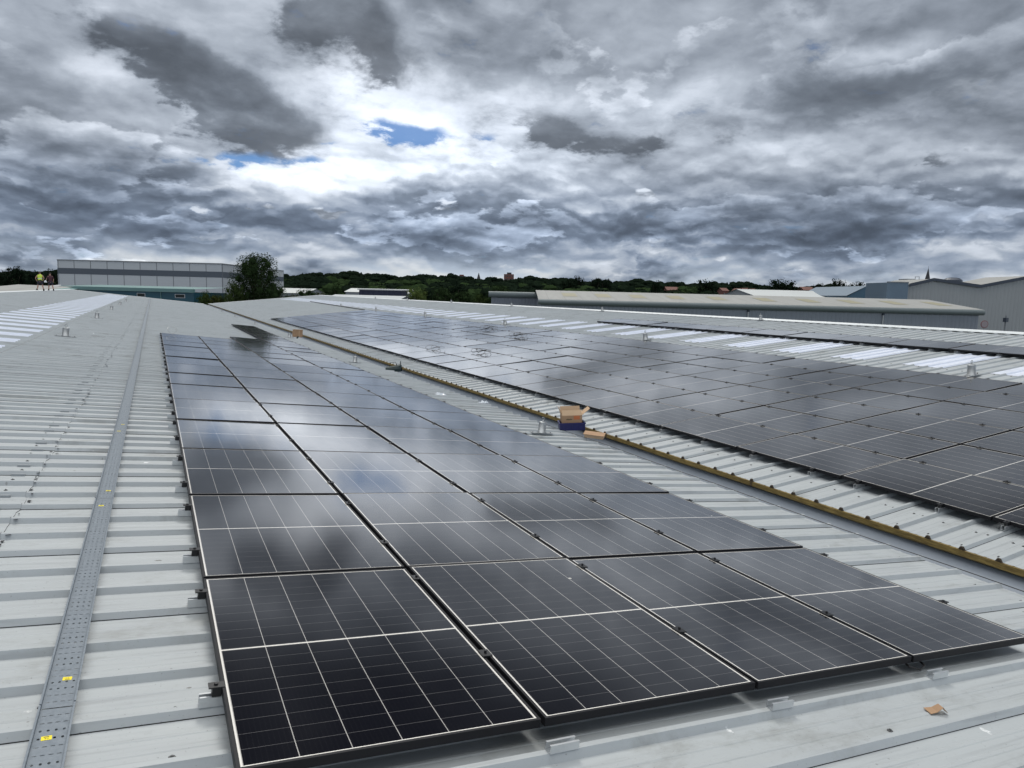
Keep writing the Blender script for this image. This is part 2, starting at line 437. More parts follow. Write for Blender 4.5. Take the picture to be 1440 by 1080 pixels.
def sheets(name, fn, xs, k0, k1, parent, m, dz=0., jit=None, endgap=None, gapm=None):
    mb = MB(); a = mb.mat(m); g = mb.mat(gapm or M_gap)
    pts = []; gap = []
    for k in range(k0, k1):
        for (y, h, isg) in rib_profile(k): pts.append((y, h)); gap.append(isg)
    rr = random.Random(hash(name) % 1000 if False else len(name))
    n = len(pts)
    ks = [k for k in range(k0, k1) for _ in rib_profile(k)]
    jt = {k: rr.uniform(-1, 1) for k in range(k0-1, k1+1)}
    for xi, x in enumerate(xs):
        for j, (y, h) in enumerate(pts):
            wob = .0012*math.sin(x*1.7 + ks[j]*2.1) if h < .01 and 0 < xi < len(xs)-1 else 0
            xx = x
            if jit and xi == jit[0]: xx = x + jt[ks[j]]*jit[1]
            mb.v.append(tuple(fn(xx, y, h + dz + wob)))
    for i in range(len(xs)-1):
        for j in range(n-1):
            mb.f.append([i*n+j, (i+1)*n+j, (i+1)*n+j+1, i*n+j+1]); mb.mi.append(g if gap[j] else a)
    if endgap is not None:                    # thin visible edge of the overlapping sheet
        i = endgap[0]; base = len(mb.v)
        for j in range(n):
            v = mb.v[i*n+j]; mb.v.append((v[0], v[1], v[2]-endgap[1]))
        for j in range(n-1):
            mb.f.append([i*n+j, i*n+j+1, base+j+1, base+j]); mb.mi.append(g)
    return mb.build(name, parent)

KN, KF = int((Y0-RY0)/RP), int((Y1-RY0)/RP)
roof = empty('warehouse', (VX, 50, 0))
tag(roof, 'long grey metal clad warehouse whose ribbed twin pitched roof carries the solar panels', 'warehouse')
inv = Matrix.Translation((-VX, -50, 0))
def rpart(o): o.matrix_parent_inverse = inv; return o
def lin(a, b, n): return [a + (b-a)*i/n for i in range(n+1)]
xl1 = lin(RLX, -.88, 6); xl2 = lin(-1.02, 6.05, 6)
rpart(sheets('roof_slope', pL, xl2, KN, KF, roof, M_roof))
rpart(sheets('roof_slope', pL, xl1, KN, KF, roof, M_roof, .005, (6, .014), (6, .006)))
xr = lin(6.63, RRX, 10)
rpart(sheets('roof_slope', pR, xr, KN, KF, roof, M_roof))
def pLL(x, y, h=0.): return Vector((x, y, pL(RLX, 0).z - TA*(RLX-x))) + Vector((-SA, 0, CA))*h
def pRR(x, y, h=0.): return Vector((x, y, pR(RRX, 0).z - TA*(x-RRX))) + Vector((SA, 0, CA))*h
rpart(sheets('roof_slope', pLL, [RLX-15.4, RLX-8, RLX], KN, KF, roof, M_roof))
rpart(sheets('roof_slope', pRR, [RRX, RRX+8, RRX+15.4], KN, KF, roof, M_roof))
# ridge flashings, gable flashings
def flash(name, pts_fn, mt):
    mb = MB(); mb.grid(pts_fn, mt); return rpart(mb.build(name, roof))
for (rx, fa, fb) in ((RLX, pLL, pL), (RRX, pR, pRR)):
    mb = MB()
    rows = []
    for y in lin(Y0, Y1, 37):
        rows.append([fa(rx-.20, y, RH-.001), fa(rx-.20, y, RH+.004), fa(rx-.10, y, RH+.012), fa(rx, y, RH+.045), fb(rx+.10, y, RH+.012), fb(rx+.20, y, RH+.004), fb(rx+.20, y, RH-.001)])
    mb.grid(rows, M_cap); rpart(mb.build('ridge_flashing', roof))
for (yy) in (Y1-.25,):
    mb = MB()
    for fn, x0, x1 in ((pLL, RLX-15.4, RLX), (pL, RLX, 6.05), (pR, 6.63, RRX), (pRR, RRX, RRX+15.4)):
        mb.grid([[fn(x, yy, RH+.003), fn(x, yy+.3, RH+.02), fn(x, yy+.32, RH+.02), fn(x, yy+.32, -.15)] for x in (x0, x1)], M_cap)
    rpart(mb.build('verge_flashing', roof))
M_wallg = varied('wall_cladding_grey', (.30, .32, .33), .6, .6, .1)
mb = MB()
for yy in (Y0+.05, Y1-.05):
    poly = [(RLX-15.3, pLL(RLX-15.3, 0).z-.06), (RLX, pL(RLX, 0).z-.06), (VX, VZ-.35), (RRX, pR(RRX, 0).z-.06), (RRX+15.3, pRR(RRX+15.3, 0).z-.06)]
    for a, b_ in zip(poly, poly[1:]):
        mb.face([(a[0], yy, 0), (b_[0], yy, 0), (b_[0], yy, b_[1]), (a[0], yy, a[1])], M_wallg)
for xx, fz in ((RLX-15.3, pLL(RLX-15.3, 0).z-.06), (RRX+15.3, pRR(RRX+15.3, 0).z-.06)):
    mb.face([(xx, Y0+.05, 0), (xx, Y1-.05, 0), (xx, Y1-.05, fz), (xx, Y0+.05, fz)], M_wallg)
rpart(mb.build('outer_wall', roof))
# valley gutter
mb = MB()
gz = pL(6.05, 0).z
prof = [(6.02, -.035), (6.075, -.05), (6.13, -.22), (6.50, -.22), (6.645, -.078), (6.66, -.072), (6.70, -.072)]
mb.grid([[(x, y, gz+z) for x, z in prof] for y in lin(Y0, Y1, 36)], M_gut)
rpart(mb.build('valley_gutter', roof))
# mustard foam strip under the right-hand sheets, and the filler plugs that close each rib
mb = MB(); zt = pR(6.63, 0).z
mb.grid([[(6.695, y, zt-.066 + .003*math.sin(y*2.2)), (6.612+.004*math.sin(y*1.3), y, zt-.065 + .004*math.sin(y*2.2)), (6.600+.003*math.sin(y*3.1), y, zt-.052), (6.608, y, zt-.002), (6.70, y, zt-.001)] for y in lin(Y0, Y1, 420)], M_foam)
rpart(mb.build('foam_strip', roof))
mb = MB()
for k in range(KN, KF):
    y = RY0+RP*k
    q = [(y-.017, -.002), (y+.001, RH-.003), (y+.027, RH-.003), (y+.045, -.002)]
    fr = [pR(6.614, a, h) for a, h in q]; bk = [pR(6.70, a, h) for a, h in q]
    mb.face(fr, M_dfoam, False); mb.grid([fr, bk], M_dfoam)
rpart(mb.build('rib_filler', roof))
tag(bpy.data.objects['rib_filler'], kind='stuff')
# dark sheet standing in for the open ends under the left-hand sheet edge
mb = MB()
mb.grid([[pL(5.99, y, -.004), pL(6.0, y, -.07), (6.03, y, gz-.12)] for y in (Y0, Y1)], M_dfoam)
rpart(mb.build('dark_end_sheet', roof))

# rooflights (every second sheet width)
def roofl(fn, x0, x1, k, dz):
    mb = MB(); pts = [(y, h) for kk in range(k, k+3) for (y, h, g) in rib_profile(kk)][:-1]
    if k % 3 == 0: pts = pts[1:]
    pts.append((RY0+RP*(k+3)-.02, .0))
    mb.grid([[fn(x, y, h+dz) for y, h in pts] for x in (x1, x0)], M_rl)
    return rpart(mb.build('rooflight', roof))
for k in range(3, 298, 6):
    if k > 12: roofl(pL, -4.98, -2.84, k, .009)
    roofl(pR, 15.35, 17.45, k, .005)

# roof screws: the 96 that show largest are parts, the rest one part
mb = MB()
prof = [(0, .0), (.0135, .0), (.0135, .0022), (.0055, .003), (.0055, .008), (0, .0082)]
mb.lathe(prof[1:], M_screw, 7); mb.face([(.0055*math.cos(2*math.pi*k/7), .0055*math.sin(2*math.pi*k/7), .008) for k in range(7)], M_screw)
screw_me = mb.mesh('roof_screw')
spots = []
A0L = Vector((.1917, 2.3077, CZ-1.5502)); A0R = Vector((7.3189, 4.0177, CZ-2.0571))
def in_array(x, y, right):
    if right:
        return 7.35 < x < 14.15 and 2.3 < y < 52.7
    return .23 < x < 4.75 and 2.35 < y < 26.5
for right, fn, xs in ((False, pL, (-8.1, -6.5, -5.02, -3.4, -2.80, -1.93, -1.03, .015, 1.55, 2.95, 4.40, 5.86)), (True, pR, (6.72, 7.12, 8.9, 11.2, 13.2, 14.4, 15.28, 17.52, 18.6, 20.2, 21.2))):
    for x in xs:
        for k in range(KN, KF):
            for off in ((.075, .18) if x in (-5.02, -2.80, -1.03, 15.28, 17.52, 7.12) else (.075,)):
                if k % 3 == 1 and off < .1 and x not in (6.72, 5.86): continue
                y = RY0+RP*k+off+rnd.uniform(-.015, .015); xx = x+rnd.uniform(-.012, .012)
                if y < Y0+.3 or y > Y1-1 or in_array(xx, y, right): continue
                spots.append((Vector((xx, y, 0)).length_squared, fn(xx, y, .001+(.005 if (not right and x < -1) else 0)), right, xx, y))
def visible(p):
    v = p - Vector((0, 0, CZ)); c = v.dot(fw)
    return c > .5 and abs(v.dot(rt)/c) < .73 and abs(v.dot(up)/c) < .55
spots.sort(key=lambda s: s[0])
near = [s for s in spots if visible(s[1])][:92]; nid = {id(s) for s in near}
mbs = MB(); base = [tuple(v.co) for v in screw_me.vertices]; bf = [tuple(p.vertices) for p in screw_me.polygons]
for s in spots:
    rot = (0, (-AN if s[2] else AN), 0)
    if id(s) in nid: rpart(place('roof_screw', screw_me, roof, s[1], rot))
    else:
        i = len(mbs.v); q = mbs.mat(M_screw)
        if s[0] > 15**2:                     # far ones: plain heads
            P_ = [((.017 if s[0] < 1600 else .026)*math.cos(a), (.017 if s[0] < 1600 else .026)*math.sin(a)) for a in (0, 1.57, 3.14, 4.71)]
            mbs.face([s[1]+Vector((a, b_, .007)) for a, b_ in P_], M_screw)
            mbs.grid([[s[1]+Vector((a, b_, h)) for a, b_ in P_] for h in (0, .007)], M_screw, True)
        else:
            mbs.v += [(s[1].x+v[0], s[1].y+v[1], s[1].z+v[2]) for v in base]
            mbs.f += [[i+j for j in f] for f in bf]; mbs.mi += [q]*len(bf)
o = rpart(mbs.build('roof_screw', roof)); tag(o, 'small roof screws spread over the rest of the roof', kind='stuff')
# mastic blobs and short clips along the end lap
mb = MB()
for k in range(KN, KF):
    y = RY0+RP*k
    for off in (-.008, .036, .09, .19, .26):
        if rnd.random() < .55:
            x = -.875+rnd.uniform(-.03, .035); w = rnd.uniform(.006, .02); l = rnd.uniform(.01, .03)
            hh = .024 if off in (-.008, .036) else .004
            c = pL(x, y+off, hh)
            mb.face([c+Vector((w*math.cos(a)*rnd.uniform(.6, 1.2), l*math.sin(a)*rnd.uniform(.6, 1.2), .004)) for a in lin(0, 5.2, 5)], M_gap)
    if k % 3 != 2 and y < 30:
        mb.box((0, -.006, 0), (.09, .012, .016), M_screw if False else M_wallg, Matrix.Translation(pL(-1.05-rnd.uniform(0, .03), y-.03, .006)) @ Matrix.Rotation(AN, 4, 'Y'))
tag(rpart(mb.build('lap_mastic', roof)), kind='stuff')

# ================================================================ solar panels
FH = .035
def frame_me():
    mb = MB(); b = .0125
    mb.box((0, 0, 0), (b, PL, FH), M_black); mb.box((PW-b, 0, 0), (PW, PL, FH), M_black)
    mb.box((b, 0, 0), (PW-b, b, FH), M_black); mb.box((b, PL-b, 0), (PW-b, PL, FH), M_black)
    mb.box((b, b+.001, 0), (PW-b, PL-b-.001, .004), M_black)
    return mb.mesh('frame')
def glass_me():
    mb = MB(); b = .0127; z1 = FH-.0014
    mb.box((b, b, FH-.008), (PW-b, PL-b, z1), M_glass); return mb.mesh('glass')
def endclamp_me():
    mb = MB()
    mb.box((-.036, -.020, -.004), (-.002, .020, FH-.002), M_clamp)
    mb.box((-.050, -.022, FH-.002), (.009, .022, FH+.003), M_clamp)
    mb.prism([(-.022+.008*math.cos(a), .008*math.sin(a)) for a in lin(0, 5.24, 5)], FH+.003, FH+.010, M_clamp)
    return mb.mesh('clamp')
def midclamp_me():
    mb = MB()
    mb.box((-.009, -.028, -.002), (.009, .028, FH+.0005), M_clamp); mb.box((-.024, -.032, FH+.0006), (.024, .032, FH+.008), M_clamp)
    mb.prism([(.007*math.cos(a), .007*math.sin(a)) for a in lin(0, 5.24, 5)], FH+.008, FH+.020, M_clamp)
    return mb.mesh('clamp')
def rail_me(L=.15):
    mb = MB(); h = .041; w = .020; a, b_ = -L/2, L/2
    mb.box((a, -w, 0), (b_, w, .004), M_alu)
    mb.box((a, -w, .004), (b_, -w+.0035, h), M_alu); mb.box((a, w-.0035, .004), (b_, w, h), M_alu)
    mb.box((a, -w+.0035, h-.004), (b_, -w+.010, h-.0003), M_alu); mb.box((a, w-.010, h-.004), (b_, w-.0035, h-.0003), M_alu)
    return mb.mesh('mounting_rail')
FR, GL, EC, MC, RL = frame_me(), glass_me(), endclamp_me(), midclamp_me(), rail_me()
ordn = ['', 'first', 'second', 'third', 'fourth', 'fifth', 'sixth', 'seventh', 'eighth', 'ninth', 'tenth', 'eleventh', 'twelfth', 'thirteenth', 'fourteenth', 'fifteenth', 'sixteenth', 'seventeenth', 'eighteenth', 'nineteenth', 'twentieth',
        'twenty-first', 'twenty-second', 'twenty-third', 'twenty-fourth', 'twenty-fifth', 'twenty-sixth', 'twenty-seventh', 'twenty-eighth', 'twenty-ninth', 'thirtieth']
def crown_near(y):
    k = round((y - RY0 - .014)/RP); return RY0 + .014 + RP*k
def panel(A0, s, n, ang, c, r, left_end, right_end, label, group, far, off=0.):
    loc = A0 + s*(c*(PW+PG)+off) + Vector((0, r*(PL+PG), 0)) - n*FH
    j = .0050
    p = empty('solar_panel', loc, (rnd.uniform(-j, j), ang + rnd.uniform(-j, j), 0))
    tag(p, label, 'solar panel', group)
    place('frame', FR, p); place('glass', GL, p)
    if far > 1: return p
    for t in (.50, 1.45):
        v = crown_near(loc.y + t) - loc.y
        if v > PL-.03 or v < .03: v = crown_near(loc.y + t*.98) - loc.y - (RP if v > 1 else -RP)
        if left_end:
            place('clamp', EC, p, (0, v, 0)); place('mounting_rail', RL, p, (-.005, v, -.0415))
        if right_end:
            place('clamp', EC, p, (PW, v, 0), (0, 0, math.pi)); place('mounting_rail', RL, p, (PW+.005, v, -.0415))
        else:
            place('clamp', MC, p, (PW+PG/2, v, 0))
            if far < 1: place('mounting_rail', RL, p, (PW+PG/2, v, -.0415))
    return p
cols = ['first column from the tray', 'second column from the tray', 'third column from the tray', 'column beside the gutter']
nrow = [14, 14, 15, 22]
for c in range(4):
    for r in range(nrow[c]):
        st = 'white lined black solar panel' if r < 4 else 'sky reflecting solar panel'
        if c == 0 and r == 0: lab = 'largest nearest solar panel with crisp white cell lines, in the front left corner'
        elif r == 0: lab = f'{st} at near end of left array, {cols[c]}'
        elif r == nrow[c]-1: lab = f'{st} at far end of left array, {cols[c]}'
        else: lab = f'black panel of left array, {ordn[r+1]} from near end, {cols[c]}'
        panel(A0L, sL, nL, AN, c, r, c == 0, c == 3 , lab, 'solar panels of the left array', 0 if r < 10 else 1)
for c in range(6):
    for r in range(-1, 28):
        cn = ['lowest line by gutter', 'second line from gutter', 'third line from gutter', 'fourth line from gutter', 'fifth line from gutter', 'top line by rooflights'][c]
        # which ones the photograph can see at the near end
        ctr = A0R + sR*(c*(PW+PG)) + Vector((0, r*(PL+PG)+PL, 0)) - Vector((0, 0, CZ))
        z = ctr.dot(fw)
        if 720+FPX*ctr.dot(rt)/z > 1500: continue
        nf = {0: -1, 1: -1, 2: 0, 3: 0, 4: 1, 5: 1}[c]
        st = 'grey reflecting solar panel' if r > 8 else 'dark solar panel'
        if r == 27: lab = f'black panel at far end of right array, {cn}'
        else: lab = f'black panel of right array, {cn}, {ordn[28-r]} from far end'
        panel(A0R, sR, nR, -AN, c, r, c == 0, c == 5, lab, 'solar panels of the right array', 0 if r < 6 else (1 if r < 20 else 2) if c else (0 if r < 14 else 1))
for r in range(2, 13):
    lab = f'solar panel in the single line below the far ridge, {ordn[13-r]} from left end'
    panel(A0R, sR, nR, -AN, 0, r, True, True, lab, 'solar panels of the single upper line', 0 if r < 8 else 1, off=10.16)

# ================================================================ cable tray
tray = empty('cable_tray', pL(-.375, 3., RH+.002)); tray.rotation_euler = (0, AN, 0)
tag(tray, 'long straight galvanised cable tray with punched slots, on the roof left of the panels', 'cable tray')
TWd = .105
def tray_section(y0, y1, holes):
    mb = MB(); w = TWd/2; t = .0012; hgt = .020
    # side flanges with rolled lips
    for s_ in (-1, 1):
        a, b_ = sorted((s_*w, s_*(w-t)))
        mb.box((a, y0, 0), (b_, y1, hgt), M_tray)
        a, b_ = sorted((s_*(w+.0002), s_*(w+.006))); mb.box((a, y0, hgt-.002), (b_, y1, hgt+.0003), M_tray)
    if not holes:
        mb.box((-w+t, y0, 0), (w-t, y1, t), M_tray); return mb
    cw = (TWd-2*t-.006)/4; pitch = .0505; n = int((y1-y0-.03)/pitch); ys = y0+(y1-y0-n*pitch)/2
    x0 = -w+t+.003
    def q(x0_, x1_, a, b_): mb.face([(x0_, a, t), (x1_, a, t), (x1_, b_, t), (x0_, b_, t)], M_tray)
    q(-w+t, w-t, y0, ys); q(-w+t, w-t, ys+n*pitch, y1); q(-w+t, x0, ys, ys+n*pitch); q(x0+4*cw, w-t, ys, ys+n*pitch)
    for i in range(n):
        kind = i % 4
        for j in range(4):
            a, b_ = x0+j*cw, x0+(j+1)*cw; c, d = ys+i*pitch, ys+(i+1)*pitch
            cx, cy = (a+b_)/2, (c+d)/2
            rx, ry = (.0082, .0026) if kind < 2 else (.0048, .0068)
            ci = [(cx+rx*math.cos(2*math.pi*k/12+math.pi/4)*1., cy+ry*math.sin(2*math.pi*k/12+math.pi/4)) for k in range(12)]
            sq = [(b_, d), None, None, (a, d), None, None, (a, c), None, None, (b_, c), None, None]
            for s_ in range(4):
                A, B = sq[3*s_], sq[(3*s_+3) % 12]
                ring = [ci[(3*s_+u) % 12] for u in range(4)]
                mb.face([(*A, t)] + [(*B, t)] + [(*u, t) for u in ring[::-1]], M_tray, True)
    return mb
yj = [-1.02, 1.0-.02+.98-2, 2.98, 5.95, 8.92, 11.89, 14.86, 17.8, 20.8, 23.8, 26.8, 29.8, 32.7, 35.7, 42, 50, 60, 70, 84, 98]
yj = [0.0, 2.98, 5.95, 8.92, 11.89, 14.86, 17.8, 20.8, 23.8, 26.8, 29.8, 32.7, 42, 54, 68, 84, 100]
for a, b_ in zip(yj, yj[1:]):
    o = tray_section(a-3+.004, b_-3-.004, b_ < 27).build('tray_section', tray)
# joint plates and stickers with print
for y in yj[1:6]:
    mb = MB(); mb.box((-TWd/2-.004, y-3-.03, -.001), (-TWd/2-.0005, y-3+.03, .017), M_tray); mb.box((TWd/2+.0005, y-3-.03, -.001), (TWd/2+.004, y-3+.03, .017), M_tray)
    mb.lathe([(.004, .0), (.004, .006), (0.001, .007)], M_screw, 6, (-TWd/2-.008, y-3, .006))
    mb.build('joint_plate', tray)
def sticker(x, y, rot):
    mb = MB(); mb.box((-.016, -.013, .0015), (.016, .013, .0022), M_yel); s = mb.build('warning_sticker', tray)
    s.location = (x, y-3, 0); s.rotation_euler = (0, 0, rot)
    mb = MB()
    mb.box((-.008, -.0085, .0022), (.009, -.0045, .0026), M_ink)
    for i, (a, w_) in enumerate(((-.006, .0022), (-.0025, .0010), (.001, .0024), (.0045, .0012))): mb.box((a, .001, .0022), (a+w_, .006, .0026), M_ink)
    mb.build('print', s)
for y in (2.98, 5.95, 8.92):
    sticker(-.012, y-.20, .05+math.pi); sticker(.012, y+.22, -.04)
# ================================================================ safety posts and wires
def post_me(h=.17, r=.062):
    mb = MB()
    mb.box((-.19, -.06, 0), (.19, .06, .006), M_steel)
    for sx in (-.16, .16): mb.lathe([(.009, .006), (.009, .014), (.002, .015)], M_screw, 6, (sx, 0, 0))
    body = MB(); body.lathe([(r+.02, .006), (r+.02, .010), (r, .014), (r, h), (r-.006, h+.006), (.016, h+.010), (.012, h+.012), (.012, h+.035), (.001, h+.036)], M_steel, 16)
    eye = MB(); eye.tube([(.022*math.cos(a), 0, h+.055+.022*math.sin(a)) for a in lin(0, 2*math.pi, 12)], .0055, M_steel, 6)
    return mb.mesh('base_plate'), body.mesh('post_body', True), eye.mesh('eyelet', True)
PB = post_me()
def post(loc, ang, label, group, k=1.):
    p = empty('safety_post', loc, (0, ang, 0)); p.scale = (k, k, k); tag(p, label, 'safety post', group)
    place('base_plate', PB[0], p); place('post_body', PB[1], p); place('eyelet', PB[2], p)
ordp = ['nearest', 'second nearest', 'third nearest', 'fourth nearest', 'fifth nearest', 'sixth nearest', 'seventh nearest']
for i in range(6):
    y = 22.70 + 11.9*i
    if i > 4: continue
    post(pL(-2.15, crown_near(y), RH), AN, f'galvanised safety post right of the left rooflights, {ordp[i]} of them', 'safety posts beside the left rooflights', 1.3)
for i in range(6):
    post(pL(5.42, crown_near(9.73+11.9*i), RH), AN, f'galvanised safety post between left panels and gutter, {ordp[i]} of them', 'safety posts beside the gutter', 1.0)
for i in range(6):
    post(pR(14.78, crown_near(8.64+10.95*i), RH), -AN, f'steel safety post above the upper edge of the right array, {ordp[i]} of them', 'safety posts above the right array', 1.25)
for i in range(6):
    post(pR(21.28, crown_near(21.0+10.95*i), RH+.01), -AN, f'small pale safety post on the far ridge, {ordp[i]} of them', 'safety posts on the far ridge', 1.0)
mb = MB(); pts = []
for y in lin(-1.0, 82, 80): pts.append(pL(-2.15, y, RH+.34 - .02*math.sin(math.pi*(((y-22.7)/11.9) % 1))))
mb.tube(pts, .005, M_wire, 4)
tag(mb.build('safety_wire'), 'thin steel safety wire stretched along the posts left of the tray', 'wire')
mb = MB(); pts = [pL(5.98+.02*math.sin(y*.9), y, RH+.012+.004*math.sin(y*2.3)) for y in lin(1.5, 10.6, 50)]
mb.tube(pts, .004, M_cable, 5)
tag(mb.build('thin_cable'), 'thin cable lying along the sheet edge beside the gutter, near the cardboard boxes', 'cable')

# ================================================================ small things lying on the roof
for (x, y, lab) in ((1.36, 2.19, 'short aluminium rail piece on the roof rib, leftmost of the three spare ones'),
                    (2.53, 2.19, 'short aluminium rail piece on the roof rib, middle of the three spare ones'),
                    (3.70, 2.19, 'short aluminium rail piece on the roof rib, rightmost, above the cardboard scrap')):
    o = place('mounting_rail', RL, None, pL(x, crown_near(y), RH+.0005), (0, AN, rnd.uniform(-.03, .03)), (.88, 1, .8))
    tag(o, lab, 'rail', 'spare rail pieces in front of the panels')
# cardboard scrap, a bent strip
mb = MB()
a = [(-.035, -.03), (-.010, -.022), (.0, .0), (.03, .012), (.052, -.004)]
for (z0, pts) in ((0, 0),):
    top = [(-.045, .0, .004), (-.008, .0, .012), (.022, .0, .034), (.055, .0, .006)]
    for t in (0, .002):
        pass
    rows = []
    for w in (-.028, .026):
        rows.append([(x, w*(1-.15*i), z) for i, (x, y, z) in enumerate(top)])
    mb.grid(rows, M_card); mb.grid([[(x, y, z-.0025) for x, y, z in r] for r in rows[::-1]], M_card2)
    for r in rows: mb.grid([r, [(x, y, z-.0025) for x, y, z in r]], M_card)
single(mb, 'cardboard_scrap', 'small bent scrap of brown cardboard lying on the roof sheet at lower right', 'cardboard', pL(3.36, 2.0, .004), (0, AN, -.35))
for i, (x, y, lab) in enumerate(((5.40, 14.2, 'crumpled clear plastic packet beside the left panels, further of the two'), (5.96, 13.2, 'crumpled clear plastic packet at the gutter edge, nearer of the two'))):
    mb = MB(); rr = random.Random(i); rows = []
    for u in range(6): rows.append([(.05*u-.12+rr.uniform(-.01, .01), .04*v-.07+rr.uniform(-.01, .01), (.004 if u in (0, 5) or v in (0, 4) else rr.uniform(.02, .055))) for v in range(5)])
    mb.grid(rows, M_poly)
    single(mb, 'plastic_packet', lab, 'packet', pL(x, y, RH), (0, AN, i*.6), 'clear plastic packets by the gutter')
# open carton on a deep blue crate in the gutter
def carton(name, w, d, h, wall=.006, flaps=(50, 30, 60, 35), m=M_card):
    mb = MB()
    mb.box((0, 0, 0), (w, d, wall), m)
    mb.box((0, 0, wall), (w, wall, h), m); mb.box((0, d-wall, wall), (w, d, h), m)
    mb.box((0, wall, wall), (wall, d-wall, h), m); mb.box((w-wall, wall, wall), (w, d-wall, h), m)
    return mb
def flap(w, l, m=M_card2, t=.005):
    mb = MB(); mb.box((-w/2, 0, 0), (w/2, l, t), m); return mb
ct = empty('open_carton', pL(5.99, 10.12, .148), (0, -.05, -.42))
tag(ct, 'open brown cardboard carton with raised flaps on the deep blue crate in the gutter', 'carton')
W_, D_, H_ = .34, .26, .125
carton('body', W_, D_, H_).build('carton_body', ct)
for (w, l, px_, py_, rz, rx) in ((W_, .10, W_/2, 0, math.pi, R(125)), (W_, .12, W_/2, D_, 0, R(68)), (D_, .13, 0, D_/2, math.pi/2, R(72)), (D_, .17, W_, D_/2, -math.pi/2, R(38))):
    o = flap(w-.008, l).build('flap', ct); o.location = (px_, py_, H_); o.rotation_euler = (rx, 0, rz)
mb = MB(); mb.box((.20, -.0022, .055), (.30, -.0005, .118), M_orange); mb.build('orange_patch', ct)
mb = MB()
for i in range(7): mb.box((.075+i*.014, -.0022, .050), (.084+i*.014, -.0005, .050+(.022 if i % 3 else .016)), M_ink)
mb.build('printed_mark', ct)
bc = MB(); 
def crate(mb, w, d, h, m):
    t = .012
    mb.box((0, 0, 0), (w, d, t), m); mb.box((0, 0, t), (w, t, h), m); mb.box((0, d-t, t), (w, d, h), m)
    mb.box((0, t, t), (t, d-t, h), m); mb.box((w-t, t, t), (w, d-t, h), m)
    mb.box((-.012, -.012, h-.02), (w+.012, 0, h), m); mb.box((-.012, d, h-.02), (w+.012, d+.012, h), m)
    mb.box((-.012, 0, h-.02), (0, d, h), m); mb.box((w, 0, h-.02), (w+.012, d, h), m)
    for i in range(5): mb.box((.03+i*(w-.06)/4-.004, -.006, .02), (.03+i*(w-.06)/4+.004, 0, h-.02), m)
crate(bc, .42, .30, .125, M_bluep)
single(bc, 'plastic_crate', 'deep blue plastic crate in the gutter under the open carton', 'crate', pL(5.96, 10.10, .02), (0, -.05, -.42))
mb = carton('flat', .30, .17, .05, m=M_card2); mb.box((-.02, -.01, .05), (.31, .18, .056), M_card)
single(mb, 'flattened_carton', 'half flattened pale cardboard box lying in front of the blue crate', 'box', pL(6.00, 9.42, .045), (.12, .05, -.75))
ct2 = empty('upright_carton', pL(5.86, 34.4, RH), (0, AN*.5, .3))
tag(ct2, 'upright brown carton standing beside the gutter at the far end of the left panels', 'carton')
mb = MB(); mb.box((0, 0, 0), (.36, .30, .34), M_card); mb.build('carton_body', ct2)
mb = MB(); mb.box((-.004, -.012, .340), (.364, .15, .352), M_card); mb.build('flap', ct2)
mb = MB(); mb.box((.16, -.002, .03), (.20, -.0003, .33), M_card2); mb.build('tape', ct2)
mb = MB(); mb.tube([(0, 0, 0), (.03, .02, .05), (.06, .0, .10)], [.03, .045, .02], M_rock, 7)
single(mb, 'work_glove', 'small black glove lying on the roof just below the upright carton', 'glove', pL(5.72, 33.2, RH), (0, AN, 0))
# dark tool bag in the gutter
tb = empty('tool_bag', Vector((6.12, 19.9, pL(6.05, 0).z-.02)), (0, 0, -.5)); tag(tb, 'dark green tool bag slumped in the gutter beyond the cartons', 'tool bag')
mb = MB(); mb.grid([[(x, y*w, z*h+.0) for y, z in ((-.11, 0), (-.13, .07), (-.09, .14), (0, .17), (.09, .14), (.13, .07), (.11, 0))] for x, w, h in ((-.24, .5, .35), (-.2, .85, .75), (-.06, 1., .85), (.08, 1.1, 1.05), (.2, .9, 1.25), (.235, .6, 1.1))], M_rock); mb.build('bag_body', tb)
mb = MB(); mb.tube([(-.12, 0, .12), (-.08, .0, .24), (.06, 0, .27), (.12, .0, .15)], .009, M_cable, 6); mb.build('handle', tb)
mb = MB(); mb.tube([(.2, 0, .1), (.21, .0, .30)], .012, M_rock, 6); mb.build('tool_shaft', tb)
# cable loops
def coil(fn, cx, cy, h, n, r, label, seed, th=.006):
    rr = random.Random(seed); pts = []
    for i in range(n*10):
        a = i*2*math.pi/10; q = r*(1+.35*math.sin(i*.37)); pts.append(fn(cx+q*math.cos(a)*.9+.03*i*.12, cy+q*math.sin(a)*1.5+.09*math.sin(i*.21), h+.014+abs(math.sin(i*.63))*r*.45))
    mb = MB(); mb.tube(pts, th, M_cable, 5); tag(mb.build('cable_coil'), label, 'cable', 'loose black cable coils')
coil(pR, 9.3, 20.9, .115, 3, .20, 'black cable coil left lying on the right array, nearest the gutter', 2)
coil(pR, 12.9, 28.2, .115, 3, .26, 'black cable coil on the right array, furthest from the gutter', 3)
coil(pR, 12.3, 24.2, .115, 4, .22, 'black cable coil on the right array, rightmost of them', 4)
coil(pR, 8.6, 23.2, .115, 2, .22, 'thin black cable coil on the right array, furthest left of them', 5, .005)
mb = MB(); mb.tube([pL(.25+.30*math.sin(a)*.5+.25, 26.6-.2*math.cos(a), .12+.22*abs(math.sin(a*.5))) for a in lin(0, 6.0, 18)], .006, M_wire, 5)
tag(mb.build('wire_loop'), 'springy grey wire loop at the far left corner of the left array', 'wire')
mb = MB(); mb.tube([pL(3.62, 2.40, .075), pL(3.60, 2.31, .055), pL(3.65, 2.28, .045), pL(3.72, 2.30, .05), pL(3.74, 2.40, .075)], .006, M_cable, 7)
tag(mb.build('cable_loop'), 'black cable loop hanging below the gap between the last two front panels', 'cable')
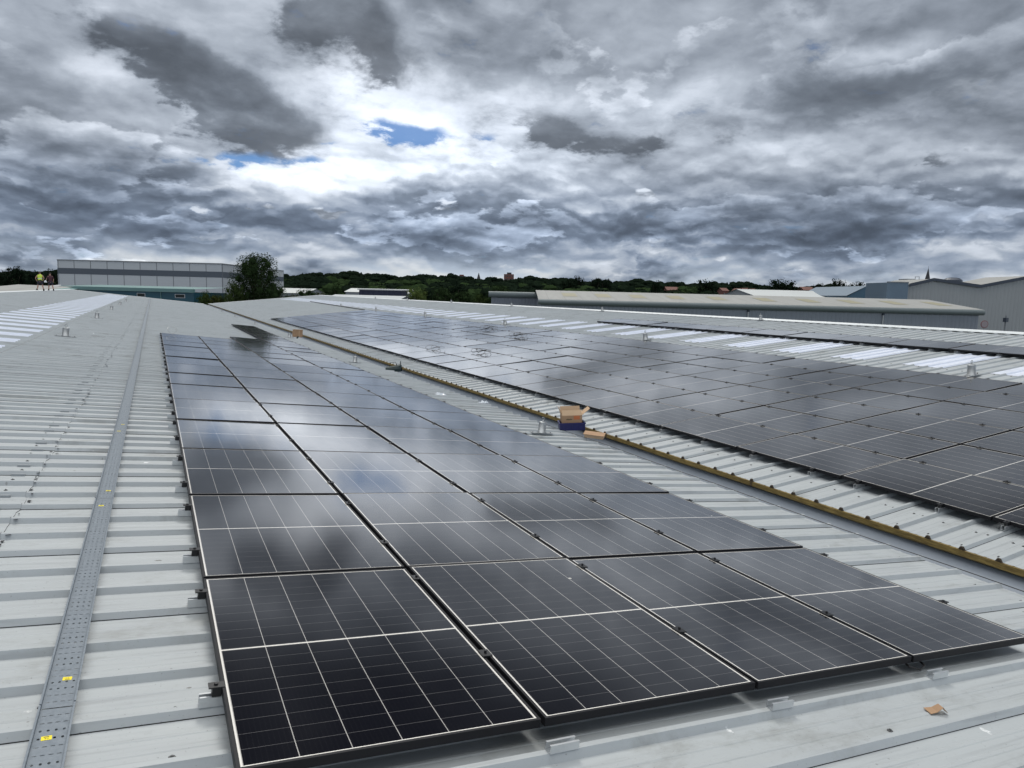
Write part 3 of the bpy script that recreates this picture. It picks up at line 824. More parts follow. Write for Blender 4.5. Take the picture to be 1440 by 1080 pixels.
mb = MB(); mb.tube([pR(14.35+ (y-54)*.045, y, RH+.03) for y in lin(54, 82, 12)], .035, M_cable, 6)
tag(mb.build('cable_run'), 'long dark cable run over the roof beyond the right array', 'cable')

# ================================================================ ground
def f_ground(nt, p):
    o = obco(); n = noise(o, .012, 6, .6); n2_ = noise(o, .15, 5, .6)
    c = mix(smooth(n, .42, .56), (.05, .052, .05), (.035, .06, .022)); c = mix(n2_*.4, c, (.07, .075, .05)); link(c, p.inputs['Base Color'])
M_ground = mat('ground_cover', f_ground, Roughness=.9)
mb = MB(); mb.face([(-4500, -1500, 0), (4500, -1500, 0), (4500, 6500, 0), (-4500, 6500, 0)], M_ground)
tag(mb.build('ground'), kind='structure')
M_asph = varied('service_yard_asphalt', (.055, .056, .058), .9, .4, .25)
mb = MB(); mb.box((-60, 107, -.1), (140, 190, .02), M_asph); tag(mb.build('service_yard'), kind='structure')

# ================================================================ background buildings
def hz(x, y): return bg(x, y, 1.0)
def zat(x, y, d): return bg(x, y, d).z
def ribbed(name, c, scale=1.0, rough=.5, amt=.12):
    def f(nt, p):
        n = S.nt.nodes.new('ShaderNodeTexCoord'); x, y, z = sep(S(n.outputs['Object']))
        w = (((x*Rh.x + y*Rh.y)*scale).fract() - .5).abs()
        nn = noise(comb(x*.5, y*.5, z*.15), .8, 5, .6)
        cc_ = mix(nn, tuple(v*(1-amt) for v in c), tuple(v*(1+amt) for v in c))
        link(cc_, p.inputs['Base Color']); link(bump(smooth(w, .12, .3), .8, .05), p.inputs['Normal'])
    return mat(name, f, Roughness=rough)
M_wh = varied('pale_cladding', (.47, .49, .50), .55, .05, .06)
M_band = mat('dark_band', None, **{'Base Color': (.075, .09, .11), 'Roughness': .5})
M_seam = mat('cladding_seam', None, **{'Base Color': (.19, .20, .21), 'Roughness': .7})
M_whroof = varied('pale_roof', (.48, .50, .49), .6, .08, .12)
M_teal = varied('teal_wall', (.014, .075, .105), .5, .2, .2)
M_tealr = varied('teal_fascia', (.13, .23, .22), .6, .3, .25)
M_win = mat('dark_window', None, **{'Base Color': (.015, .018, .02), 'Roughness': .08})
M_frame = mat('window_frame', None, **{'Base Color': (.5, .5, .5), 'Roughness': .5})
M_wallr = ribbed('ribbed_grey_wall', (.215, .235, .265), 1.55)
M_wallb = ribbed('ribbed_gable_wall', (.30, .31, .31), 1.3, .55, .08)
M_eave = varied('rounded_eave', (.13, .155, .155), .4, .5, .1)
def f_wr(nt, p):
    n = S.nt.nodes.new('ShaderNodeTexCoord'); x, y, z = sep(S(n.outputs['Object']))
    u = x*Rh.x + y*Rh.y; v = x*Fh.x + y*Fh.y
    w = ((u*.36).fract() - .5).abs()
    nn = noise(comb(u*.8, v*.12, 0), 1.0, 6, .65)
    c = mix(nn, (.23, .23, .215), (.35, .35, .33)); c = mix(w.gt(.47)*.45, c, (.20, .20, .19)); link(c, p.inputs['Base Color'])
M_wroof = mat('weathered_sheet_roof', f_wr, Roughness=.75)
M_grp = varied('yellowed_rooflight', (.27, .25, .165), .6, 1.2, .2)
M_verge = mat('dark_verge', None, **{'Base Color': (.035, .045, .065), 'Roughness': .5})
M_navy = ribbed('navy_cladding', (.012, .015, .045), .9, .5)
M_brick = varied('red_brick', (.16, .06, .045), .85, .4, .25)
M_tile = varied('clay_roof_tiles', (.13, .055, .04), .85, .5, .3)
M_bluec = varied('blue_grey_cladding', (.11, .16, .21), .5, .3, .12)
M_blueg = varied('blue_gable', (.09, .17, .24), .5, .3, .12)
M_stone = varied('dark_stone', (.05, .05, .055), .9, .5, .2)
def wallq(mb, a, b_, z0, z1, m, off=0.):
    """vertical rectangle from a to b, pushed towards the camera by off"""
    a = Vector(a); b_ = Vector(b_); t = (b_-a); t.z = 0; n = Vector((t.y, -t.x, 0)).normalized()
    if n.dot(a - Vector((0, 0, a.z))) > 0: n = -n
    a = a + n*off; b_ = b_ + n*off
    mb.face([(a.x, a.y, z0), (b_.x, b_.y, z0), (b_.x, b_.y, z1), (a.x, a.y, z1)], m)
def slab(mb, a, b_, z0, z1, m, n0, n1_):
    """box along a-b between offsets n0 < n1 towards the camera"""
    a = Vector((a[0], a[1], 0)); b_ = Vector((b_[0], b_[1], 0)); t = (b_-a); n = Vector((t.y, -t.x, 0)).normalized()
    if n.dot(a) > 0: n = -n
    P_ = [a+n*n0, b_+n*n0, b_+n*n1_, a+n*n1_]
    mb.prism([(p.x, p.y) for p in P_], z0, z1, m)
def lerp(a, b_, t): return a + (b_-a)*t

# pale warehouse with dark band, far left
A = bg(82, 400, 170); B_ = bg(313, 400, 170); C_ = bg(399, 400, 221); D_4 = A + (C_-B_)
zt = CZ + 5.45
wb_ = empty('banded_warehouse', (A.x, A.y, 0)); tag(wb_, 'large pale grey warehouse with a dark horizontal band round it, far left', 'warehouse')
def inw(o, root): o.matrix_parent_inverse = Matrix.Translation(-Vector(root.location)); return o
mb = MB(); mb.prism([(A.x, A.y), (B_.x, B_.y), (C_.x, C_.y), (D_4.x, D_4.y)], 0, zt, M_wh)
for a, b_, n in ((A, B_, 10), (B_, C_, 7)):
    for i in range(n+1):
        t = i/n; q = lerp(a, b_, min(max(t, .003), .997)); q2 = q + (b_-a).normalized()*.16
        slab(mb, q, q2, 0, zt-.05, M_seam, -.02, .02)
inw(mb.build('wall', wb_), wb_)
mb = MB(); slab(mb, A, B_, zt-3.1, zt-1.75, M_band, -.02, .035); slab(mb, B_, C_, zt-3.1, zt-1.75, M_band, -.02, .035); inw(mb.build('dark_band', wb_), wb_)
mb = MB(); slab(mb, A, B_, zt+.001, zt+.22, M_seam, -.3, .12); slab(mb, B_, C_, zt+.001, zt+.22, M_seam, -.3, .12); inw(mb.build('parapet', wb_), wb_)

# teal building in front of it
A = bg(78, 400, 128); B_ = bg(272, 400, 122)
tl = empty('teal_building', (A.x, A.y, 0)); tag(tl, 'low teal building with pale teal fascia and small windows below the pale warehouse', 'building')
zf = CZ-.36; nrm = Vector((Fh.x, Fh.y, 0))
mb = MB(); P_ = [A, B_, B_+nrm*14, A+nrm*14]; mb.prism([(p.x, p.y) for p in P_], 0, zf-.62, M_teal); inw(mb.build('wall', tl), tl)
mb = MB(); slab(mb, A, B_, zf-.60, zf, M_tealr, -.4, .35)
mb.face([tuple(A+nrm*.4+Vector((0, 0, zf-.01-A.z))), tuple(B_+nrm*.4+Vector((0, 0, zf-.01-B_.z))), tuple(B_+nrm*14+Vector((0, 0, zf+.35-B_.z))), tuple(A+nrm*14+Vector((0, 0, zf+.35-A.z)))], M_tealr)
inw(mb.build('roof', tl), tl)
for t0, t1 in ((.60, .66), (.87, .94)):
    a, b_ = lerp(A, B_, t0), lerp(A, B_, t1)
    f = MB(); slab(f, a, b_, zf-1.55, zf-.90, M_frame, .01, .05); f = inw(f.build('window', tl), tl)
    g = MB(); slab(g, lerp(a, b_, .06), lerp(a, b_, .94), zf-1.48, zf-.97, M_win, .052, .06); g.build('pane', f)
mb = MB(); q = lerp(A, B_, .77); slab(mb, q, q+(B_-A).normalized()*.12, 2, zf-.65, M_tealr, .01, .12); inw(mb.build('downpipe', tl), tl)
# greenish shed with sheeted roof at far left edge
A = bg(17, 400, 118); B_ = bg(82, 400, 121)
sh = empty('low_shed', (A.x, A.y, 0)); tag(sh, 'low shed with sloping greenish roof and white verge behind the workers', 'shed')
mb = MB(); a0, a1 = A.copy(), B_.copy(); zz = zat(17, 409, 118)
for p in (a0, a1): p.z = zz
c0_, c1_ = A+nrm*10+Rh*1.6, B_+nrm*10
for p in (c0_, c1_): p.z = zat(28, 400.5, 128)
mb.face([tuple(a0), tuple(a1), tuple(c1_), tuple(c0_)], M_tealr); mb.face([tuple(a0+Vector((0,0,-.12))), tuple(c0_+Vector((0,0,-.12))), tuple(c1_+Vector((0,0,-.12))), tuple(a1+Vector((0,0,-.12)))], M_tealr)
inw(mb.build('roof', sh), sh)
mb = MB(); mb.tube([tuple(a0+Vector((0,0,.05))), tuple(c0_+Vector((0,0,.05)))], .16, M_frame, 4); inw(mb.build('white_verge', sh), sh)
mb = MB(); slab(mb, a0, a1, 0, zz-.1, M_teal, -1, -.3); inw(mb.build('wall', sh), sh)
A = bg(-60, 400, 105); B_ = bg(30, 400, 110)
gs = empty('grey_shed', (A.x, A.y, 0)); tag(gs, 'weathered grey shed roof at the left edge beyond the ridge', 'shed')
mb = MB(); za, zb = zat(0, 409, 105), zat(0, 401, 118)
mb.face([(A.x, A.y, za), (B_.x, B_.y, za-.3), (B_.x+nrm.x*13, B_.y+nrm.y*13, zb), (A.x+nrm.x*13, A.y+nrm.y*13, zb+.2)], M_wroof); inw(mb.build('roof', gs), gs)
mb = MB(); slab(mb, A, B_, 0, za-.35, M_seam, -1.2, -.3); inw(mb.build('wall', gs), gs)

# curved-eave warehouse, right middle
def curved(root, xa, xb, d, eb, er, run, ridge_z, mats, capends=True, roofm=None):
    """profile pushed along the view direction; eb eave bottom height, er bullnose height"""
    A = bg(xa, 420, d); B_ = bg(xb, 420, d); A.z = B_.z = 0
    pr = [(0.55, eb)]; 
    for i in range(9):
        a = -math.pi/2 + math.pi*i/8; pr.append((.10 - .42*math.cos(a), eb + er/2 + er/2*math.sin(a)))
    mb = MB(); mb.grid([[tuple(P_+nrm*t+Vector((0, 0, z))) for t, z in pr] for P_ in (A, B_)], M_eave)
    for P_, fl in ((A, False), (B_, True)): mb.face([tuple(P_+nrm*t+Vector((0, 0, z))) for t, z in pr[1:]], M_eave, fl)
    inw(mb.build('rounded_eave', root), root)
    mb = MB(); rp = [(.10, eb+er+.004), (run, ridge_z), (run*2-.1, eb+er)]
    mb.grid([[tuple(P_+nrm*t+Vector((0, 0, z))) for t, z in rp] for P_ in (A, B_)], roofm or M_wroof)
    inw(mb.build('roof', root), root)
    mb = MB(); wl = [A+nrm*.5+Rh*.5, B_+nrm*.5-Rh*.5, B_+nrm*(run*2-.6)-Rh*.5, A+nrm*(run*2-.6)+Rh*.5]
    mb.prism([(p.x, p.y) for p in wl], 0, eb+.02, M_wallr)
    for P_ in (wl[0], wl[1]):
        q = P_ - nrm*.0
        mb.face([tuple(q+Vector((0, 0, eb+.02))), tuple(q+nrm*(run-.5)+Vector((0, 0, ridge_z-.08))), tuple(q+nrm*(2*run-1.1)+Vector((0, 0, eb+.02)))], M_wallr)
    inw(mb.build('wall', root), root)
    return A, B_
cw_ = empty('curved_eave_warehouse', tuple(bg(755, 430, 116).xy)+(0,)); tag(cw_, 'long grey warehouse with rounded eave and yellowed rooflights beyond the right ridge', 'warehouse')
eb, er, run, rz_ = CZ-1.42, .90, 16., CZ+.98
A, B_ = curved(cw_, 757, 1386, 116, eb, er, run, rz_, None)
for xp in (805, 852, 900, 953, 1011, 1078, 1139, 1198, 1258, 1318):
    u = (bg(xp, 415, 125) - A).dot(Rh) if False else None
    Q = bg(xp-5, 415, 125); Q.z = 0; t = (Q-A).dot(nrm); u = (Q-A).dot(Rh)
    def rp_(uu, tt): z = (eb+er) + (rz_-eb-er)*(tt-.1)/(run-.1) + .03; return tuple(A + Rh*uu + nrm*tt + Vector((0, 0, z)))
    mb = MB(); mb.face([rp_(u-1.2, 5.2), rp_(u+1.2, 5.2), rp_(u+1.2, 11.2), rp_(u-1.2, 11.2)], M_grp)
    inw(mb.build('rooflight', cw_), cw_)
for xp in (1052, 1242):
    Q = bg(xp, 440, 116.4); mb = MB(); mb.tube([(Q.x-nrm.x*.12, Q.y-nrm.y*.12, 1), (Q.x-nrm.x*.12, Q.y-nrm.y*.12, eb-.05)], .09, M_frame, 6)
    mb.box((Q.x-.15-nrm.x*.14, Q.y-.15-nrm.y*.14, eb-.35), (Q.x+.15-nrm.x*.14, Q.y+.15-nrm.y*.14, eb-.05), M_verge); inw(mb.build('downpipe', cw_), cw_)
c2 = empty('smaller_curved_warehouse', tuple(bg(687, 430, 136).xy)+(0,)); tag(c2, 'shorter grey unit with rounded eave left of the long warehouse', 'building')
curved(c2, 687, 770, 136, CZ-.52, 1.1, 9, CZ+.62, None)

# big grey gabled building at right
d = 152; zp = [(1277, 401.0), (1312, 393.0), (1378, 402.5), (1452, 388.5), (1520, 400), (1600, 390)]
gb = empty('gabled_hall', tuple(bg(1277, 430, d).xy)+(0,)); tag(gb, 'big grey ribbed hall with dark zigzag roofline at the right edge', 'building')
top = [bg(x, y, d) for x, y in zp]
mb = MB(); mb.face([(top[0].x, top[0].y, 0)] + [(top[-1].x, top[-1].y, 0)] + [tuple(p) for p in top[::-1]], M_wallb)
bk = nrm*15
mb.face([(top[0].x, top[0].y, 0), tuple(top[0]), tuple(top[0]+bk), (top[0].x+bk.x, top[0].y+bk.y, 0)], M_wallb); inw(mb.build('wall', gb), gb)
mb = MB(); mb.grid([[tuple(p-nrm*.4+Vector((0, 0, .12))) for p in top], [tuple(p+bk+Vector((0, 0, .12))) for p in top]], M_wroof); inw(mb.build('roof', gb), gb)
mb = MB()
for a, b_ in zip(top, top[1:]):
    F_ = nrm*-.45
    mb.grid([[tuple(q+F_+Vector((0, 0, h))) for h in (-.32, .30)] + [tuple(q+F_*.4+Vector((0, 0, .30)))] for q in (a, b_)], M_verge)
inw(mb.build('verge_trim', gb), gb)
Q = bg(1340, 391.5, 172); mb = MB(); mb.lathe([(2.1, -.6), (2.0, -.1), (1.4, .35), (.7, .5), (.01, .52)], M_verge, 20, tuple(Q-Vector((0, 0, .3)))); inw(mb.build('roof_dome', gb), gb)
Q = bg(1417, 393.0, 165)
for i, (dx_, w_, h_) in enumerate(((-1.6, .9, .5), (-.2, 1.0, .9), (1.2, .8, .4))):
    mb = MB(); c_ = Q + Rh*dx_; mb.box((c_.x-w_/2, c_.y-w_/2, c_.z-.6), (c_.x+w_/2, c_.y+w_/2, c_.z+h_*.5), M_seam); inw(mb.build('roof_vent', gb), gb)
# round red and white thing and pole fixed near the wall
Q = bg(1384, 456, 113); mb = MB(); rim = MB()
M_rw = mat('sign_white', None, **{'Base Color': (.30, .25, .26), 'Roughness': .5}); M_rr = mat('sign_red', None, **{'Base Color': (.22, .07, .07), 'Roughness': .5})
sg = empty('round_sign', (Q.x, Q.y, 0)); tag(sg, 'round red and white sign on a pole below the end of the rounded eave', 'sign')
mb.tube([(Q.x, Q.y, 0), (Q.x, Q.y, Q.z)], .05, M_seam, 6); inw(mb.build('pole', sg), sg)
mb = MB()
def disc(mb, r, off, m, t=.03):
    ring = [Q - nrm*off + Rh*(r*math.cos(a)) + Vector((0, 0, r*math.sin(a))) for a in lin(0, 2*math.pi*23/24, 23)]
    mb.face([tuple(p) for p in ring], m); mb.grid([[tuple(p) for p in ring], [tuple(p+nrm*t) for p in ring]], m, True); mb.face([tuple(p+nrm*t) for p in ring], m, True)
disc(mb, .60, .08, M_rr); inw(mb.build('sign_plate', sg), sg)
mb = MB(); disc(mb, .50, .12, M_rw); inw(mb.build('sign_face', sg), sg)
Q2 = bg(1414, 452, 110); mb = MB(); mb.tube([(Q2.x, Q2.y, 0), (Q2.x, Q2.y, Q2.z+.9)], .11, M_seam, 8); mb.box((Q2.x-.3, Q2.y-.25, Q2.z-.1), (Q2.x+.3, Q2.y+.25, Q2.z+.55), M_verge)
lamp = single(mb, 'equipment_pole', 'dark pole with a boxy fitting in front of the big grey hall', 'pole', (0, 0, 0))

def gable_house(name, label, cat, x0, x1, ye, yr, d, dep, mw, mr, group=None, ridge='along', wins=0):
    """small pitched building; ridge along the picture or running away"""
    A = bg(x0, 420, d); B_ = bg(x1, 420, d); A.z = B_.z = 0
    ze = zat((x0+x1)/2, ye, d); zr = zat((x0+x1)/2, yr, d)
    root = empty(name, (A.x, A.y, 0)); tag(root, label, cat, group)
    bk = nrm*dep
    mb = MB()
    if ridge == 'along':
        mb.prism([(p.x, p.y) for p in (A, B_, B_+bk, A+bk)], 0, ze, mw)
        for P_ in (A, B_): mb.face([tuple(P_+Vector((0, 0, ze))), tuple(P_+bk*.5+Vector((0, 0, zr))), tuple(P_+bk+Vector((0, 0, ze)))], mw)
        inw(mb.build('wall', root), root)
        mb = MB(); mb.grid([[tuple(P_+nrm*t+Vector((0, 0, z))) for t, z in ((-.3, ze+.02), (dep/2, zr+.1), (dep+.3, ze+.02))] for P_ in (A-Rh*.3, B_+Rh*.3)], mr)
    else:
        Mi = (A+B_)/2
        mb.face([(A.x, A.y, 0), (B_.x, B_.y, 0), (B_.x, B_.y, ze), (Mi.x, Mi.y, zr), (A.x, A.y, ze)], mw)
        mb.face([(A.x, A.y, 0), (A.x, A.y, ze), (A.x+bk.x, A.y+bk.y, ze), (A.x+bk.x, A.y+bk.y, 0)], mw); mb.face([(B_.x, B_.y, 0), (B_.x, B_.y, ze), (B_.x+bk.x, B_.y+bk.y, ze), (B_.x+bk.x, B_.y+bk.y, 0)], mw)
        inw(mb.build('wall', root), root)
        mb = MB(); mb.grid([[tuple(P_+Vector((0, 0, z+.08))) for P_, z in ((A-Rh*.3-nrm*.3, ze), (Mi-nrm*.3, zr), (B_+Rh*.3-nrm*.3, ze))], [tuple(P_+bk+Vector((0, 0, z+.08))) for P_, z in ((A-Rh*.3, ze), (Mi, zr), (B_+Rh*.3, ze))]], mr)
    inw(mb.build('roof', root), root)
    for i in range(wins):
        t = (i+.5)/wins; a, b_ = lerp(A, B_, t-.18/wins), lerp(A, B_, t+.18/wins)
        f = MB(); slab(f, a, b_, ze-2.2, ze-.9, M_frame, .02, .06); f = inw(f.build('window', root), root)
        g = MB(); slab(g, lerp(a, b_, .12), lerp(a, b_, .88), ze-2.08, ze-1.02, M_win, .062, .07); g.build('pane', f)
    return root
# low roofs in the middle distance
gable_house('white_roofed_unit', 'low unit with long white roof left of the navy clad building', 'building', 383, 430, 412, 405.5, 200, 20, M_wallg, M_whroof)
gable_house('pale_roofed_unit', 'pale roofed low unit just behind the navy clad building', 'building', 486, 574, 411.5, 406.5, 165, 14, M_wallg, M_whroof)
gable_house('adjoining_unit', 'grey low roofed unit just beyond the end of the right roof slope', 'building', 462, 562, 419.5, 416, 128, 12, M_wallg, M_roof)
A = bg(505, 410, 150); B_ = bg(565, 410, 150)
nb = empty('navy_building', (A.x, A.y, 0)); tag(nb, 'windowless navy clad building with thin white roof edge beyond the far ridge', 'building')
mb = MB(); z_ = zat(535, 408.2, 150); mb.prism([(p.x, p.y) for p in (A, B_, B_+nrm*8, A+nrm*8)], 0, z_, M_navy); inw(mb.build('wall', nb), nb)
mb = MB(); slab(mb, A-Rh*.3, B_+Rh*.3, z_+.002, z_+.22, M_frame, -8.4, .3); inw(mb.build('roof_edge', nb), nb)
# right distance
gable_house('white_roofed_shed', 'long low shed with bright weathered roof behind the curved eave warehouse', 'shed', 1064, 1205, 418.5, 408, 190, 34, M_wallg, M_whroof)
gable_house('blue_gabled_unit', 'blue unit with a pointed blue gable near the church spire', 'building', 1191, 1243, 417, 402.5, 180, 30, M_blueg, M_bluec, ridge='away')
gable_house('blue_roofed_unit', 'blue roofed unit behind the blue gable, left of the box building', 'building', 1225, 1262, 414, 403, 200, 22, M_bluec, M_bluec)
A = bg(1247, 410, 148); B_ = bg(1276.8, 410, 148)
bb = empty('blue_box_building', (A.x, A.y, 0)); tag(bb, 'square blue-grey box building left of the big grey hall', 'building')
mb = MB(); z_ = zat(1262, 397.5, 148); mb.prism([(p.x, p.y) for p in (A, B_, B_+nrm*9, A+nrm*9)], 0, z_, M_bluec); inw(mb.build('wall', bb), bb)
mb = MB(); slab(mb, A, B_, z_+.002, z_+.2, M_seam, -.3, .1); inw(mb.build('parapet', bb), bb)
A = bg(1276, 400, 166); B_ = bg(1286, 400, 166); z_ = zat(1281, 392, 166)
ph = empty('plant_room', (A.x, A.y, 0)); tag(ph, 'small grey plant room with an open rail frame on top of the hall corner', 'plant room')
mb = MB(); mb.prism([(p.x, p.y) for p in (A, B_, B_+nrm*4, A+nrm*4)], 8, z_, M_wallg); inw(mb.build('wall', ph), ph)
mb = MB()
for xx in (1286.5, 1292): p = bg(xx, 397, 166); mb.tube([(p.x, p.y, p.z-1.2), (p.x, p.y, p.z+1.3)], .06, M_seam, 5)
p0, p1 = bg(1286.5, 389.3, 166), bg(1292, 389.3, 166); mb.tube([tuple(p0), tuple(p1)], .06, M_seam, 5); p0, p1 = bg(1286.5, 393.3, 166), bg(1292, 393.3, 166); mb.tube([tuple(p0), tuple(p1)], .05, M_seam, 5)
inw(mb.build('rail_frame', ph), ph)
# church spire
Q = bg(1303.5, 400, 420); ch = empty('church_spire', (Q.x, Q.y, 0)); tag(ch, 'thin dark church spire rising behind the big grey hall', 'spire')
zt_ = zat(1304.5, 377, 420); mb = MB(); mb.lathe([(2.2, 0), (2.2, zt_-9.5), (2.4, zt_-9.3), (1.9, zt_-9.0), (.05, zt_)], M_stone, 8); mb.build('spire', ch)
mb = MB(); mb.box((-2.6, -2.6, 0), (2.6, 2.6, zt_-12.0), M_stone); mb.build('tower', ch)
mb = MB(); mb.tube([(0, 0, zt_), (0, 0, zt_+1.2)], .08, M_stone, 4); mb.build('finial', ch)
Q = bg(673, 400, 700); c3_ = empty('distant_spire', (Q.x, Q.y, 0)); tag(c3_, 'tiny dark spire on the skyline left of the brick tower block', 'spire')
zt_ = zat(673, 383.5, 700); mb = MB(); mb.lathe([(2.3, 0), (2.3, zt_-7), (.1, zt_)], M_stone, 6); mb.build('spire', c3_)
# brick tower block
Q0, Q1 = bg(708.5, 395, 620), bg(722.5, 395, 620); tb_ = empty('brick_tower_block', (Q0.x, Q0.y, 0)); tag(tb_, 'reddish brick tower block on the skyline above the trees', 'tower block')
zt_ = zat(715, 385.5, 620); mb = MB(); mb.prism([(p.x, p.y) for p in (Q0, Q1, Q1+nrm*9, Q0+nrm*9)], 0, zt_, M_brick); inw(mb.build('wall', tb_), tb_)
a, b_ = lerp(Q0, Q1, .3), lerp(Q0, Q1, .75); mb = MB(); mb.prism([(p.x, p.y) for p in (a, b_, b_+nrm*5, a+nrm*5)], zt_+.002, zt_+1.4, M_stone); inw(mb.build('roof_plant', tb_), tb_)
for f_ in range(4):
    for c_ in range(4):
        a, b_ = lerp(Q0, Q1, .08+c_*.24), lerp(Q0, Q1, .20+c_*.24); mb = MB(); slab(mb, a, b_, zt_-2.2-f_*2.7, zt_-1.0-f_*2.7, M_win, .02, .08); inw(mb.build('window', tb_), tb_)
Q0, Q1 = bg(644, 392, 680), bg(654, 392, 680); t2 = empty('flat_block', (Q0.x, Q0.y, 0)); tag(t2, 'hazy grey flat topped block on the skyline, left of the tiny spire', 'tower block')
zt_ = zat(649, 388, 680); mb = MB(); mb.prism([(p.x, p.y) for p in (Q0, Q1, Q1+nrm*9, Q0+nrm*9)], 0, zt_, M_stone); inw(mb.build('wall', t2), t2)
a, b_ = lerp(Q0, Q1, .2), lerp(Q0, Q1, .8); mb = MB(); slab(mb, a, b_, zt_+.002, zt_+1.2, M_brick, -4, -.5); inw(mb.build('roof_plant', t2), t2)
# houses
hs = [(938, 956, 408, 403.5, 'leftmost brick house among the trees behind the long warehouse'), (1016, 1024, 409, 405, 'small brick house left of the clustered gables'),
      (1036, 1046, 411, 405.5, 'brick house with pale gable in the cluster, left one'), (1047, 1055, 412, 405, 'brick house with pale gable in the cluster, middle one'),
      (1056, 1066, 413, 406, 'brick house with pale gable in the cluster, right one'), (1130, 1146, 408, 403.5, 'brick house between the dark round trees on the right'),
      (690, 700, 405, 401.5, 'faint brick house below the skyline left of the tower block'), (726, 744, 407, 403, 'faint red roofed house below the tower block')]
for i, (a, b_, ye, yr, lab) in enumerate(hs):
    gable_house('brick_house', lab, 'house', a, b_, ye, yr, 330 if a > 800 else 400, 10, M_brick, M_tile, 'brick houses among the far trees', 'away' if i in (2, 3, 4) else 'along', 2)
# lamp post by the tree
Q = bg(398, 430, 135); z_ = zat(398, 412.5, 135); lp = empty('lamp_post', (Q.x, Q.y, 0)); tag(lp, 'slim grey lamp post standing right of the big tree', 'lamp post')
mb = MB(); mb.tube([(0, 0, 0), (0, 0, z_)], [.09, .05], M_steel, 8); mb.build('post', lp)
mb = MB(); mb.box((-.34, -.12, z_), (.34, .12, z_+.12), M_frame); mb.build('lamp_head', lp)

# ================================================================ trees
def leafm(name, c, rough=.65):
    def f(nt, p):
        ob = S.nt.nodes.new('ShaderNodeTexCoord'); o = S(ob.outputs['Object']); n = noise(o, .45, 3, .6); n2_ = noise(o, 3., 3, .6)
        c0_ = mix(n, tuple(v*.55 for v in c), tuple(v*1.35 for v in c)); link(mix(n2_*.4, c0_, tuple(v*1.3 for v in c)), p.inputs['Base Color'])
    return mat(name, f, Roughness=1.0, **{'Specular IOR Level': .0})
M_lf = [leafm('leaf_dark', (.024, .040, .016)), leafm('leaf_mid', (.036, .054, .018)), leafm('leaf_willow', (.075, .10, .030)), leafm('leaf_far', (.009, .015, .009)), leafm('leaf_olive', (.045, .052, .016))]
M_bark = varied('bark', (.07, .055, .04), .9, 4, .3)
ICO = None
def core(mb, m, b_, f=.80):
    cx, cy, cz, rx, ry, rz = b_; i = len(mb.v); k = mb.mat(m)
    n, q = 8, 5
    for a in range(q+1):
        ph = math.pi*a/q
        for c in range(n):
            th = 2*math.pi*c/n; w = f*rnd.uniform(.85, 1.1); mb.v.append((cx+rx*w*math.sin(ph)*math.cos(th), cy+ry*w*math.sin(ph)*math.sin(th), cz+rz*w*math.cos(ph)))
    for a in range(q):
        for c in range(n): mb.f.append([i+a*n+c, i+(a+1)*n+c, i+(a+1)*n+(c+1) % n, i+a*n+(c+1) % n]); mb.mi.append(k)
def leaves(mb, m, blobs, n, size, rr, cf=0):
    if cf:
        for b_ in blobs: core(mb, m, b_, cf)
    tot = sum(b[3]*b[4]*b[5] for b in blobs); k = mb.mat(m)
    for (cx, cy, cz, rx, ry, rz) in blobs:
        for _ in range(int(n*rx*ry*rz/tot)+3):
            u = rr.gauss(0, 1); v = rr.gauss(0, 1); w = rr.gauss(0, 1); l = math.sqrt(u*u+v*v+w*w)+1e-6
            q = rr.random()**.45 * (1+rr.uniform(-.06, .10))
            c = Vector((cx+rx*u/l*q, cy+ry*v/l*q, cz+rz*w/l*q))
            a = Vector((rr.gauss(0, 1), rr.gauss(0, 1), rr.gauss(0, .7))).normalized(); b_ = a.cross(Vector((rr.gauss(0, 1), rr.gauss(0, 1), rr.gauss(0, 1)))).normalized()
            s_ = size*rr.uniform(.6, 1.4); i = len(mb.v)
            mb.v += [tuple(c-a*s_), tuple(c+b_*s_*.5), tuple(c+a*s_), tuple(c-b_*s_*.5)]; mb.f.append([i, i+1, i+2, i+3]); mb.mi.append(k)
def tree_mesh(seed, h, r, n, size, m, tall=1.0, low=.28, nb=16, core_f=.5):
    rr = random.Random(seed); t = MB(); c = MB()
    t.tube([(0, 0, 0), (.1, 0, h*.3), (-.05, .1, h*.6)], [h*.03, h*.022, h*.010], M_bark, 7)
    blobs = []
    for i in range(nb):
        f_ = (i+.5)/nb; z = h*(low + .06 + (.86-low)*f_)
        k = math.sqrt(max(.10, 1-((z/h-.42)/.62)**2)); a = i*2.4+rr.uniform(-.4, .4); q = rr.uniform(.45, .72)*r*k
        br = r*rr.uniform(.26, .42)*(.55+.45*k); p = (q*math.cos(a), q*math.sin(a), z)
        blobs.append((*p, br, br, min(br*rr.uniform(.75, 1.1)*tall, (h-z)*1.0)))
        t.tube([(0, 0, h*rr.uniform(.2, .5)), (p[0]*.5, p[1]*.5, z*.8), p], [h*.012, h*.008, h*.003], M_bark, 5)
    blobs.append((0, 0, h*.84, r*.30, r*.30, h*.15)); blobs.append((0, 0, h*.5, r*.55, r*.55, h*.36))
    leaves(c, m, blobs, n, size, rr, core_f)
    return t.mesh('trunk'), c.mesh('crown')
def tree(x, ytop, d, w_px, mesh, label, cat='tree', group=None, name='tree', h0=12., r0=4.):
    Q = bg(x, 400, d); h = zat(x, ytop, d); w = w_px/FPX*d*1.12
    o = empty(name, (Q.x, Q.y, 0), (0, 0, rnd.uniform(0, 6.28))); tag(o, label, cat, group)
    sx = w/(2*r0); o.scale = (sx, sx, h/h0)
    place('trunk', mesh[0], o); place('crown', mesh[1], o); return o
TA_ = tree_mesh(1, 12, 4, 34000, .095, M_lf[0], 1.3, .06, 44, .32)
